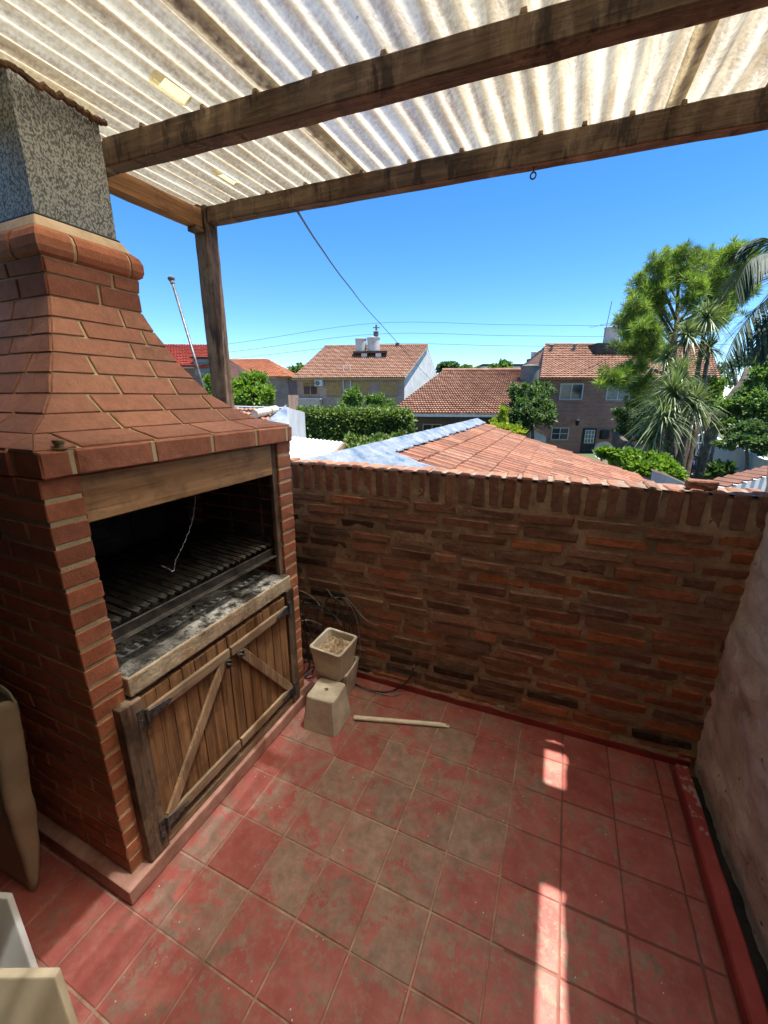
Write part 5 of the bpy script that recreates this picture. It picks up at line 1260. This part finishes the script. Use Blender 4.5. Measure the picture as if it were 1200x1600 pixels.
keep(MB().hexa([q+RH*x+FH*y+UP*z for x, y, z in ((-.62, -.1, .665), (.6, -.1, .03), (.6, 1.5, .03), (-.62, 1.5, .665), (-.62, -.1, .80), (.6, -.1, .16), (.6, 1.5, .16), (-.62, 1.5, .80))]).build('shed_roof', M['far_clay']), sh)
dsh = empty('satellite_dish', tuple(down(PT(943, 706, 19))), 0, 'small pale satellite dish leaning beside the brown boundary wall', 'dish')
q = PT(943, 704, 19); keep(MB().tube([down(q), q], .03, 6).build('pole', M['fibre_dark']), dsh)
dd = (CAM-q); dd /= np.linalg.norm(dd); keep(MB().tube([q, q+dd*.03, q+dd*.08, q+dd*.13], [.05, .22, .34, .42], 20, False).build('reflector', M['trim']), dsh)
la, lb_ = PT(1052, 692, 22.3), PT(1116, 690, 22.3); ln = empty('clothesline', tuple(down(la)), 0, 'washing line strung between two thin posts near the curved trunk tree', 'clothesline')
keep(MB().tube(catmull([la, (la+lb_)/2-UP*.06, lb_], 6), .012, 5).build('line', M['trim']), ln)
for p in (la, lb_): keep(MB().tube([down(p), p+UP*.05], .03, 6).build('post', M['fibre_dark']), ln)
def cloth(x0, x1, y0, y1, mat, label):
    def f(u, v):
        p = la+(lb_-la)*((x0+(x1-x0)*u-1052)/64.)-UP*(.03+.06*(1-abs(2*((x0+(x1-x0)*u-1052)/64.)-1)))
        return p-UP*((y1-y0)/28.4*(1-v)*(1+.08*math.sin(u*7)))+FH*(.05*math.sin(u*11)*(1-v))
    o = link('hanging_cloth', grid_mesh(f, 16, 8, True, 'cloth'), M[mat]); s = o.modifiers.new('t', 'SOLIDIFY'); s.thickness = .01
    tag(o, label, 'laundry', 'laundry on the washing line')
cloth(1082, 1093, 696, 706, 'cloth', 'wide white shirt hanging on the washing line'); cloth(1094, 1106, 696, 704, 'cloth', 'shorter white shirt hanging on the washing line')
cloth(1074, 1081, 697, 707, 'navy', 'dark navy garment hanging beside the white shirts'); cloth(1063, 1068, 699, 709, 'red', 'small red garment hanging on the washing line')
# person seated on a garden stool, leaning forward, beside the laundry
pp0 = down(PT(1075, 738, 22.6)); fx = RH*.75-FH*.66; fx /= np.linalg.norm(fx); sx = np.cross(fx, UP)
def figure():
    J = dict(pel=(0, 0, .52), chest=(.12, 0, .86), neck=(.20, 0, 1.04), head=(.25, 0, 1.15), top=(.27, 0, 1.26))
    E = [('pel', 'chest'), ('chest', 'neck'), ('neck', 'head'), ('head', 'top')]; R = dict(pel=.15, chest=.155, neck=.06, head=.095, top=.075)
    for s, n in ((-1, 'l'), (1, 'r')):
        J.update({n+'hip': (.04, s*.10, .50), n+'knee': (.46, s*.13, .52), n+'ank': (.40, s*.12, .08), n+'toe': (.58, s*.14, .03), n+'sh': (.14, s*.19, .93), n+'el': (.24, s*.24, .66), n+'wr': (.44, s*.16, .58), n+'ha': (.53, s*.14, .56)})
        E += [('pel', n+'hip'), (n+'hip', n+'knee'), (n+'knee', n+'ank'), (n+'ank', n+'toe'), ('chest', n+'sh'), (n+'sh', n+'el'), (n+'el', n+'wr'), (n+'wr', n+'ha')]
        R.update({n+'hip': .095, n+'knee': .06, n+'ank': .042, n+'toe': .035, n+'sh': .07, n+'el': .045, n+'wr': .03, n+'ha': .035})
    ks = list(J); me = bpy.data.meshes.new('person')
    me.from_pydata([tuple(pp0+fx*J[k][0]+sx*J[k][1]+UP*J[k][2]) for k in ks], [(ks.index(a), ks.index(b)) for a, b in E], [])
    o = bpy.data.objects.new('person', me); COL.objects.link(o); bpy.context.view_layer.objects.active = o
    o.modifiers.new('skin', 'SKIN')
    for i, k in enumerate(ks):
        me.skin_vertices[0].data[i].radius = (R[k], R[k]); me.skin_vertices[0].data[i].use_root = (k == 'pel')
    s = o.modifiers.new('sub', 'SUBSURF'); s.levels = 1; s.render_levels = 1
    t = NT('seated_person'); z = t.sep()[2]; n = t.sep(); 
    f = t.ramp(t.math('DIVIDE', t.math('SUBTRACT', z, GZ), 1.4), [(.36, (.34, .19, .13)), (.37, (.03, .08, .26)), (.73, (.03, .08, .26)), (.74, (.34, .19, .13))])
    for e in f.node.color_ramp.elements: pass
    f.node.color_ramp.interpolation = 'CONSTANT'
    me.materials.append(t.fin(f, .8)); return o
pe = figure(); tag(pe, 'person in blue top sitting on a stool by the laundry, leaning forward', 'person')
hm = MB().lathe([(.02, -.02), (.09, -.01), (.10, .05), (.07, .10), (.01, .12)], tuple(pp0+fx*.235+UP*1.19), 12).build('hair', M['hair'], smooth=True); hm.parent = pe
stl = empty('stool', tuple(pp0), 0, 'small low garden stool under the seated person', 'stool')
keep(MB().lathe([(.17, 0), (.18, .03), (.16, .05)], tuple(pp0+UP*.33), 16).build('seat', M['trim']), stl)
for a in range(4): c_ = math.cos(a*math.pi/2+.7)*.13; s_ = math.sin(a*math.pi/2+.7)*.13; keep(MB().tube([pp0+np.array((c_, s_, 0)), pp0+np.array((c_*.8, s_*.8, .335))], .018, 6).build('leg', M['trim']), stl)
pq = down(PT(1091, 742, 22.3)); fp = empty('flower_pot', tuple(pq), 0, 'small orange flower pot on the ground by the tree trunk', 'pot')
MB().lathe([(.16, 0), (.22, .26), (.25, .26), (.25, .32), (.2, .32), (.18, .22)], (0, 0, 0), 14).build('pot_body', M['orange'], fp)

# ------------------------------------------------------------------ vegetation
def leafmesh(name, P, A, Bv, bend=.12):
    """P base points, A length vectors, Bv half-width vectors; folded diamond leaves"""
    N = len(P); nrm = np.cross(A, Bv); nl = np.linalg.norm(nrm, axis=1, keepdims=True); nrm = nrm/np.maximum(nl, 1e-9)*np.linalg.norm(A, axis=1, keepdims=True)*bend
    V = np.empty((N, 4, 3)); V[:, 0] = P; V[:, 1] = P+A*.5+Bv-nrm; V[:, 2] = P+A; V[:, 3] = P+A*.5-Bv-nrm
    me = bpy.data.meshes.new(name); me.vertices.add(N*4); me.vertices.foreach_set('co', V.reshape(-1)); 
    idx = np.arange(N*4).reshape(N, 4); tri = np.concatenate([idx[:, [0, 1, 2]], idx[:, [0, 2, 3]]]).astype(np.int32)
    me.loops.add(tri.size); me.loops.foreach_set('vertex_index', tri.reshape(-1)); me.polygons.add(len(tri))
    me.polygons.foreach_set('loop_start', np.arange(0, tri.size, 3, dtype=np.int32)); me.polygons.foreach_set('loop_total', np.full(len(tri), 3, np.int32))
    me.update(calc_edges=True); me.validate(); return me
def unit(v): return v/np.maximum(np.linalg.norm(v, axis=-1, keepdims=True), 1e-9)
AX = np.stack([RH, FH, UP])
def blobs(ells, n, shell=.55, sub=14, seed=1):
    """points in clumps over px ellipsoids (x,y,depth,rx,ry[,rz]); returns points and outward dirs"""
    r = np.random.default_rng(seed); vol = np.array([e[3]*e[4]*e[2]**2 for e in ells], float); vol /= vol.sum(); Ps = []; Ds = []
    for e, f in zip(ells, vol):
        k = max(30, int(n*f)); c = PT(e[0], e[1], e[2]); rx, ry = e[3]*e[2]/FPX, e[4]*e[2]/FPX; rz = e[5] if len(e) > 5 else (rx+ry)/2
        m = max(4, sub); d = unit(r.normal(size=(m, 3))); cc = d*(r.uniform(shell, .95, (m, 1)))
        i = r.integers(0, m, k); off = unit(r.normal(size=(k, 3)))*np.abs(r.normal(.22, .12, (k, 1)))
        q = cc[i]+off; q2 = q*np.array((rx, rz, ry)); Ps.append(c+q2@AX); Ds.append(unit((off*.7+cc[i]*.6)*np.array((1/rx, 1/rz, 1/ry)))@AX)
    return np.concatenate(Ps), np.concatenate(Ds)
def foliage(name, ells, n, L, W, mat, parent=None, up=.35, seed=1, sub=14, shell=.5, droop=0., kind=None):
    P, D = blobs(ells, n, shell, sub, seed); r = np.random.default_rng(seed+9); N = len(P)
    keepm = P[:, 2] > GZ+.02; P, D = P[keepm], D[keepm]; N = len(P)
    a = unit(D*.7+r.normal(size=(N, 3))*.75+UP*(up-droop)); b = unit(np.cross(a, r.normal(size=(N, 3))*.6+UP))
    s = r.uniform(.6, 1.25, (N, 1)); o = link(name, leafmesh(name, P, a*L*s, b*W*.5*s), M[mat])
    if parent: keep(o, parent)
    if kind: o['kind'] = kind
    return o
def plant(name, base, label, cat, group=None): return empty(name, tuple(base), 0, label, cat, group)
def trunk(parent, pts, r0, r1, mat='bark', name='trunk'):
    P = catmull(pts, 5); n = len(P); return keep(MB().tube(P, [r0+(r1-r0)*i/(n-1) for i in range(n)], 8).build(name, M[mat], smooth=True), parent)
# hedge over the garden wall
hd = plant('hedge', down(PT(550, 690, 14)), 'long clipped leafy hedge with dark front and sunlit top beyond the lean-to', 'hedge')
ells = []
for k in range(12):
    x = 470+k*14; ells += [(x, 650, 14, 16, 14, .45), (x, 668, 14, 16, 16, .5), (x, 690, 14, 16, 18, .5)]
ells += [(634, 655, 13.7, 16, 14, .5), (645, 672, 13.4, 14, 16, .5), (640, 692, 13.4, 16, 18, .5), (560, 645, 14.3, 80, 7, .5), (500, 646, 14.3, 40, 7, .5)]
def hedge_leaves(L0, L1, zt, depth_m, n, seed):
    r = np.random.default_rng(seed); u = r.uniform(0, 1, n); f = r.random(n); base = L0+(L1-L0)*u[:, None]
    dv = r.uniform(0, depth_m, n); zz = r.uniform(GZ+1.6, zt, n); P = base.copy(); D = np.zeros((n, 3))
    top = f < .36; end = f > .90
    P[:, 2] = zz; P[top, 2] = zt; P[top] += FH*dv[top, None]; P[end] = (L1+FH*dv[end, None]); P[end, 2] = zz[end]
    D[:] = -FH; D[top] = UP; D[end] = RH
    lump = np.array([.10*fbm(p[0], p[1], p[2], 2.2, 3) for p in P]); P += D*(lump[:, None]+r.normal(0, .05, (n, 1)))+r.normal(0, .04, (n, 3))
    a = unit(D*.6+r.normal(size=(n, 3))*.8+UP*.3); b = unit(np.cross(a, r.normal(size=(n, 3))*.6+UP)); s = r.uniform(.6, 1.25, (n, 1))
    return keep(link('crown', leafmesh('crown', P, a*.115*s, b*.04*s), M['leaf_hedge']), hd)
hl0, hl1 = PT(462, 646, 14.2), PT(640, 648, 13.6); hedge_leaves(hl0, hl1, (hl0[2]+hl1[2])/2, 1.3, 30000, 3)
keep(MB().hexa([down(PT(465, 690, 14.2)), down(PT(640, 690, 13.8)), down(PT(640, 690, 13.8))+FH*.3, down(PT(465, 690, 14.2))+FH*.3, PT(465, 652, 14.2), PT(636, 656, 13.8), PT(636, 656, 13.8)+FH*.3, PT(465, 652, 14.2)+FH*.3]).build('inner_branches', M['leaf_dark']), hd)
b2 = plant('bush', down(PT(590, 700, 11)), 'low glossy bush growing at the foot of the clipped hedge', 'bush')
foliage('crown', [(562, 692, 11.5, 26, 16), (600, 694, 11.2, 30, 15), (630, 690, 11.2, 24, 14), (585, 705, 11, 50, 14)], 5200, .10, .07, 'leaf_hedge', b2, .4, 5)
trunk(b2, [down(PT(590, 700, 11.2)), PT(590, 720, 11.2), PT(592, 698, 11.2)], .06, .02, name='stem')
t1 = plant('tree', down(PT(550, 630, 20)), 'loose pale green tree rising behind the clipped hedge', 'tree')
foliage('crown', [(552, 622, 19, 16, 16), (590, 630, 19.3, 24, 11), (545, 634, 19, 17, 10), (575, 638, 19, 36, 9), (608, 636, 19.3, 14, 9)], 5500, .17, .075, 'leaf_bush', t1, .7, 8, 16)
trunk(t1, [down(PT(560, 640, 19.3)), PT(560, 660, 19.3), PT(555, 622, 19.2)], .12, .03)
# bright tree at left
t2 = plant('tree', down(PT(385, 620, 16)), 'bright yellow green leafy tree beyond the timber post', 'tree')
foliage('crown', [(380, 605, 16, 18, 20), (404, 598, 16.4, 19, 20), (365, 606, 16.3, 10, 14), (412, 615, 16, 16, 16), (390, 622, 15.8, 28, 13), (336, 602, 16.5, 14, 15), (350, 618, 16.5, 22, 14)], 12000, .15, .085, 'leaf_bright', t2, .4, 11, 20)
trunk(t2, [down(PT(386, 625, 16)), PT(386, 660, 16), PT(392, 605, 16.1)], .13, .04)
sp = plant('palm', down(PT(414, 600, 24)), 'small feathery palm behind the bright green tree', 'palm')
trunk(sp, [down(PT(415, 620, 24)), PT(415, 600, 24), PT(415, 581, 24)], .12, .08)
# far trees
for i, (el, mt, lb) in enumerate((([(452, 590, 60, 13, 14), (440, 600, 60, 10, 12), (463, 580, 60, 9, 9), (472, 576, 62, 7, 6)], 'leaf_bush', 'far hazy green tree between the orange and brown tiled roofs'),
        ([(700, 573, 58, 12, 7), (692, 575, 58, 7, 6), (709, 575, 58, 6, 5)], 'leaf_dark', 'far dark green treetop right beyond the white gable'),
        ([(728, 578, 60, 9, 4), (745, 579, 60, 6, 3)], 'leaf_bush', 'far pale treetop behind the low tiled ridge'), ([(788, 574, 50, 12, 7), (770, 577, 50, 6, 5)], 'leaf_bush', 'wispy tree standing in front of the far white building'))):
    e = plant('tree', down(PT(el[0][0], el[0][1], el[0][2])), lb, 'tree'); foliage('crown', el, 1500 if i < 2 else 700, .55, .32, mt, e, .4, 20+i, 12)
    trunk(e, [down(PT(*el[0][:3])), PT(el[0][0], el[0][1]+20, el[0][2]), PT(*el[0][:3])], .2, .08)
# round tree in front of the tank, yellow conifer
t3 = plant('tree', down(PT(832, 640, 21)), 'round dark glossy tree between the low tiled roof and the brick house', 'tree')
foliage('crown', [(828, 628, 21, 30, 22), (806, 640, 20.8, 22, 22), (850, 642, 21, 20, 22), (832, 655, 20.8, 34, 20), (812, 612, 21, 16, 12), (846, 612, 21.3, 18, 12), (836, 603, 21.3, 12, 6), (858, 655, 21, 12, 10), (808, 668, 20.6, 18, 12)], 10500, .19, .10, 'leaf_dark', t3, .5, 31, 18)
trunk(t3, [down(PT(832, 700, 21)), PT(832, 690, 21), PT(830, 640, 21)], .14, .05)
t4 = plant('conifer', down(PT(783, 660, 14)), 'small lime yellow conifer beside the tiled roof gable', 'conifer')
foliage('crown', [(784, 645, 14, 8, 9), (784, 655, 14, 11, 9), (781, 664, 14, 11, 8), (771, 662, 14, 6, 6)], 3600, .10, .035, 'leaf_yellow', t4, 1.5, 33)
trunk(t4, [down(PT(783, 665, 14)), PT(783, 700, 14), PT(783, 650, 14)], .07, .02)
t5 = plant('bush', down(PT(795, 675, 13)), 'lime green low bush spreading below the yellow conifer', 'bush')
foliage('crown', [(790, 672, 13, 22, 6), (802, 678, 12.8, 16, 6), (780, 668, 13.2, 12, 5)], 2200, .12, .06, 'leaf_yellow', t5, .8, 35)
trunk(t5, [down(PT(795, 690, 13)), PT(795, 685, 13), PT(792, 673, 13)], .05, .02, name='stem')
b3 = plant('bush', down(PT(1000, 720, 11)), 'sunny broad leaved bush above the sloping end of the clay tiled roof', 'bush')
foliage('crown', [(945, 708, 12, 16, 6), (965, 713, 12, 20, 10), (992, 717, 11.8, 22, 15), (1020, 724, 11.5, 20, 15), (1042, 734, 11.3, 18, 14), (1004, 732, 11.3, 30, 14), (1052, 746, 11, 16, 10)], 6800, .16, .10, 'leaf_bright', b3, .5, 37)
trunk(b3, [down(PT(1000, 740, 11.4)), PT(1000, 760, 11.4), PT(1002, 722, 11.4)], .06, .02, name='stem')
b4 = plant('bush', down(PT(975, 660, 25)), 'dark dense shrub leaning against the brown brick facade', 'bush')
foliage('crown', [(978, 655, 25.5, 22, 20), (990, 675, 25.2, 24, 20), (1008, 640, 26, 18, 14)], 4200, .22, .12, 'leaf_dark', b4, .3, 39)
trunk(b4, [down(PT(985, 690, 25.3)), PT(985, 690, 25.3), PT(984, 660, 25.3)], .1, .04, name='stem')
b5 = plant('bush', down(PT(1122, 735, 14)), 'broad leafed green plant at the foot of the white garden wall', 'plant')
foliage('crown', [(1126, 738, 15, 13, 8), (1120, 742, 15, 8, 6)], 260, .38, .18, 'leaf_dark', b5, 1.2, 41)
b6 = plant('climber', down(PT(1090, 640, 24)), 'pale yellow green climber foliage behind the spiky rosettes', 'climber')
foliage('crown', [(1112, 615, 24, 22, 24), (1090, 600, 24, 16, 12), (1120, 640, 23.5, 16, 14), (1010, 612, 24, 26, 10), (990, 625, 24, 12, 10), (1000, 600, 24, 14, 8)], 5600, .22, .10, 'leaf_bright', b6, .3, 43)
trunk(b6, [down(PT(1095, 690, 24)), PT(1095, 690, 24), PT(1100, 620, 24)], .1, .04, name='stem')
# pine: limbs with needle tufts --------------------------------------------
pn = plant('pine_tree', down(PT(1048, 700, 21)), 'tall open pine tree with bright needle tufts above the brown brick house', 'pine tree')
PD = 21.
base = down(PT(1048, 700, PD)); top = PT(1060, 420, PD)
trunk(pn, [base, PT(1050, 640, PD), PT(1052, 560, PD), PT(1058, 490, PD), top], .24, .05)
tufts = []; r = np.random.default_rng(5)
def limb(pts, r0, dens=1.):
    P = catmull([PT(x, y, PD+dz) for x, y, dz in pts], 6); keep(MB().tube(P, [r0+(.018-r0)*i/(len(P)-1) for i in range(len(P))], 6).build('limb', M['bark'], smooth=True), pn)
    for i in range(len(P)//3, len(P)):
        for _ in range(int(4.2*dens)):
            tufts.append(P[i]+r.normal(0, .24, 3)*np.array((1, 1, .7)))
for pts, r0 in (([(1052, 560, 0), (1025, 520, -.6), (1003, 492, -1), (985, 480, -1.2)], .10), ([(1054, 530, 0), (1030, 490, .4), (1010, 455, .6), (1000, 438, .7)], .09), ([(1057, 500, 0), (1040, 460, -.6), (1030, 430, -.9), (1024, 412, -1)], .08),
        ([(1058, 480, 0), (1062, 440, -.6), (1070, 405, -.8), (1066, 396, -.8)], .07), ([(1058, 490, 0), (1080, 450, .5), (1090, 415, .6), (1094, 400, .6)], .08), ([(1055, 520, 0), (1095, 480, -.6), (1120, 440, -1), (1142, 408, -1.2), (1146, 392, -1.2)], .10),
        ([(1054, 530, 0), (1100, 492, .6), (1130, 465, 1), (1160, 440, 1.2), (1172, 400, 1.3)], .09), ([(1052, 570, 0), (1020, 560, -.8), (1000, 548, -1.2), (978, 545, -1.6)], .08), ([(1051, 590, 0), (1010, 575, -1), (985, 580, -1.6), (962, 593, -1.9), (948, 594, -2)], .08),
        ([(1052, 575, 0), (1015, 540, .8), (985, 515, 1.2), (972, 505, 1.4)], .08), ([(1053, 545, 0), (1090, 520, -.8), (1115, 505, -1.2), (1140, 490, -1.4)], .07), ([(1052, 560, 0), (1030, 545, -1.4), (1010, 525, -2.2), (1000, 505, -2.4)], .07), ([(1058, 470, 0), (1045, 440, .9), (1048, 415, 1.2), (1050, 402, 1.2)], .06), ([(1050, 600, 0), (1020, 598, .8), (1000, 600, 1.3), (985, 606, 1.6)], .06),
        ([(1056, 505, 0), (1110, 485, .8), (1150, 470, 1.2), (1175, 455, 1.4)], .06), ([(1057, 490, 0), (1105, 440, 1.2), (1120, 415, 1.6), (1112, 395, 1.7)], .06), ([(1056, 510, 0), (1130, 480, -1), (1160, 430, -1.4), (1165, 405, -1.5)], .06), ([(1054, 540, 0), (1020, 510, 0), (995, 520, 0), (975, 530, 0)], .06), ([(1056, 510, 0), (1075, 485, -1.2), (1085, 460, -1.6), (1083, 430, -1.8)], .06), ([(1057, 500, 0), (1115, 470, .3), (1140, 450, .2), (1125, 415, 0)], .06), ([(1054, 540, 0), (1035, 505, 1.5), (1020, 475, 2.1), (990, 460, 2.3)], .07), ([(1055, 520, 0), (1028, 478, -.2), (1004, 462, -.6), (976, 500, -.9)], .06)): limb(pts, r0, 1.0)
T = np.array(tufts); NN = 70; N = len(T)*NN
Dn = unit(r.normal(size=(N, 3))+UP*.75); Pn = np.repeat(T, NN, 0)+Dn*.03; Ln = r.uniform(.22, .46, (N, 1)); Bn = unit(np.cross(Dn, r.normal(size=(N, 3))))*.0125
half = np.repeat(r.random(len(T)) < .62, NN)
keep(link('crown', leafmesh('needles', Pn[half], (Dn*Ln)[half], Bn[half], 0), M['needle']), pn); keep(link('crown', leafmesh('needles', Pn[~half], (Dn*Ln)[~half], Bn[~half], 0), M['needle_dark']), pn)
# spiky rosette trees (cabbage-tree like) ------------------------------------
def rosette(c, R, n, seed, droop=.55, wid=.05, up=.55):
    r = np.random.default_rng(seed); V = []; F = []
    for k in range(n):
        th = r.uniform(0, 2*math.pi); el = r.uniform(-.5, 1.35)+up*.2; d = np.array((math.cos(th)*math.cos(el), math.sin(th)*math.cos(el), math.sin(el))); L = R*r.uniform(.7, 1.1)
        sd_ = np.cross(d, UP); sd_ = sd_/max(np.linalg.norm(sd_), 1e-6)*wid*.5; b = len(V)
        for i, (t, w_) in enumerate(((0, .6), (.3, 1.), (.65, .8), (1, .05))):
            p = c+d*L*t-UP*droop*L*t*t*(1.1-.5*math.sin(max(el, 0))); V += [p-sd_*w_, p+sd_*w_]
        for i in range(3): F.append((b+2*i, b+2*i+1, b+2*i+3, b+2*i+2))
    return V, F
def cabbage(base_px, depth, heads, label, name='spiky_tree'):
    e = plant(name, down(PT(base_px, 700, depth)), label, 'tree'); g = down(PT(base_px, 700, depth))
    for i, (x, y, rp, n, dz) in enumerate(heads):
        c = PT(x, y, depth+dz); gg = g+RH*r.uniform(-.25, .25)+FH*r.uniform(-.2, .2); mid = (gg+c)/2+RH*r.uniform(-.15, .15)-UP*.2
        trunk(e, [gg, mid, c-UP*.15], .14, .075)
        V, F = rosette(c, rp*depth/FPX, n, 60+i+int(base_px)); me = bpy.data.meshes.new('crown'); me.from_pydata([tuple(v) for v in V], [], F); me.update()
        keep(link('crown', me, M['blade']), e)
cabbage(1058, 15.5, [(1052, 618, 66, 260, 0), (1062, 585, 52, 200, .5), (1035, 655, 58, 220, -.3), (1082, 635, 60, 240, -.2), (1018, 685, 48, 160, .2)], 'wide spiky rosette tree with drooping strap leaves before the brick house')
cabbage(1080, 16.6, [(1072, 527, 46, 220, 0), (1104, 497, 48, 220, .2), (1108, 545, 38, 140, .3), (1040, 560, 36, 140, .3)], 'taller spiky rosette tree reaching up in front of the pine')
# palm at the right edge ---------------------------------------------------
pm = plant('palm_tree', down(PT(1262, 700, 8)), 'large feather palm with drooping fronds at the garden edge', 'palm tree')
cx = PT(1262, 462, 8.0); trunk(pm, [down(PT(1262, 700, 8)), PT(1264, 620, 8), cx-UP*.1], .22, .17)
def frond(pts, L, n, name='frond', seed=0, mat='palm'):
    rr = np.random.default_rng(seed); P = catmull(pts, 14); e = keep(MB().tube(P, [.022*(1-.8*i/len(P)) for i in range(len(P))], 5).build(name, M['palm'], smooth=True), pm)
    V = []; F = []; m = len(P)
    for k in range(n):
        s = .10+.9*k/n; i = min(int(s*(m-1)), m-2); p = P[i]+(P[i+1]-P[i])*(s*(m-1)-i); t = unit(P[i+1]-P[i]); side = unit(np.cross(t, UP))
        for sg in (-1, 1):
            d = unit(t*.85+side*sg*.75-UP*.35+rr.normal(0, .07, 3)); ll = L*(1-.55*abs(s-.45)/.55)*rr.uniform(.9, 1.05); w_ = unit(np.cross(d, side*sg*.3+UP))*.019; b = len(V)
            for q, ww in ((0, .5), (.4, 1), (.75, .8), (1, .06)): c = p+d*ll*q-UP*.45*ll*q*q; V += [c-w_*ww, c+w_*ww]
            for i2 in range(3): F.append((b+2*i2, b+2*i2+1, b+2*i2+3, b+2*i2+2))
    me = bpy.data.meshes.new('leaflets'); me.from_pydata([tuple(v) for v in V], [], F); me.update(); o = link('leaflets', me, M[mat]); o.parent = e
for i, pts in enumerate(([(1262, 462, 8), (1225, 455, 7.8), (1185, 480, 7.6), (1150, 525, 7.5), (1128, 575, 7.4)], [(1262, 462, 8), (1235, 415, 7.8), (1205, 395, 7.7), (1172, 408, 7.6), (1148, 450, 7.6)], [(1262, 462, 8), (1230, 400, 8.3), (1195, 372, 8.5), (1160, 385, 8.6)],
        [(1262, 462, 8), (1235, 470, 8.6), (1205, 500, 9), (1185, 545, 9.2)], [(1262, 462, 8), (1280, 400, 8), (1320, 380, 8), (1370, 420, 8)], [(1262, 462, 8), (1300, 440, 7.4), (1350, 460, 7), (1380, 520, 6.8)], [(1262, 462, 8), (1260, 420, 7.2), (1255, 430, 6.4), (1250, 500, 5.9)], [(1262, 462, 8), (1250, 480, 8.8), (1240, 530, 9.2), (1232, 580, 9.2)])):
    frond([PT(*q) for q in pts], .80, 80, seed=i)
# curved trunk tree with dense crown at the right
t6 = plant('tree', down(PT(1102, 740, 16)), 'gnarled tree with curved pale trunk and dense crown beside the white garden wall', 'tree')
trunk(t6, [down(PT(1098, 742, 17)), PT(1101, 722, 17), PT(1108, 690, 16.8), PT(1122, 655, 16.5), PT(1142, 622, 16.2), PT(1160, 596, 16), PT(1168, 575, 16)], .30, .09, 'bark_pale')
trunk(t6, [PT(1106, 700, 16.9), PT(1105, 672, 16.9), PT(1108, 645, 17)], .13, .07, 'bark_pale', 'limb'); trunk(t6, [PT(1152, 607, 16.1), PT(1148, 590, 16.1), PT(1144, 578, 16.1)], .09, .06, 'bark_pale', 'limb'); trunk(t6, [PT(1122, 655, 16.5), PT(1160, 650, 16), PT(1195, 645, 15.5)], .1, .05, 'bark_pale', 'limb')
foliage('crown', [(1165, 632, 15, 26, 22), (1190, 605, 15, 24, 30), (1180, 660, 14.6, 30, 22), (1150, 668, 15, 22, 18), (1205, 640, 14.4, 30, 40), (1140, 640, 15.2, 14, 12), (1200, 560, 15, 16, 22), (1215, 590, 15, 30, 30)], 15000, .15, .085, 'leaf_bush', t6, .3, 51, 22)
t7 = plant('tree', down(PT(1165, 740, 12)), 'thin stemmed dark leafy tree in front of the white garden wall', 'tree')
trunk(t7, [down(PT(1166, 740, 13.4)), PT(1166, 735, 13.4), PT(1167, 700, 13.4), PT(1172, 670, 13.4)], .06, .03)
foliage('crown', [(1150, 690, 13.4, 26, 10), (1178, 686, 13.4, 26, 14), (1196, 700, 13.2, 16, 12), (1165, 672, 13.4, 26, 12)], 5200, .13, .08, 'leaf_dark', t7, .2, 53)
# lawn tufts by the garden seat
r = np.random.default_rng(77); Q = []
for k in range(9000):
    p = down(PT(r.uniform(1040, 1130), 700, r.uniform(15, 21.5))); Q.append(p)
Q = np.array(Q); a = unit(r.normal(0, .35, (len(Q), 3))+UP); tag(link('lawn', leafmesh('grass', Q, a*r.uniform(.06, .16, (len(Q), 1)), unit(np.cross(a, r.normal(size=(len(Q), 3))))*.012, 0), M['leaf_bright']), kind='stuff')
# far treeline masking the horizon
for i, (el, lb) in enumerate((([(250, 600, 70, 40, 12), (190, 598, 70, 40, 14)], 'far green treetops beyond the red roofed house'), ([(1130, 590, 60, 30, 22), (1180, 580, 60, 40, 30), (1250, 590, 60, 40, 30)], 'far dark treetops beyond the right end of the brick house'))):
    e = plant('tree', down(PT(*el[0][:3])), lb, 'tree'); foliage('crown', el, 2600, .6, .35, 'leaf_dark', e, .4, 90+i, 14); trunk(e, [down(PT(*el[0][:3])), PT(el[0][0], el[0][1]+15, el[0][2]), PT(*el[0][:3])], .2, .1)
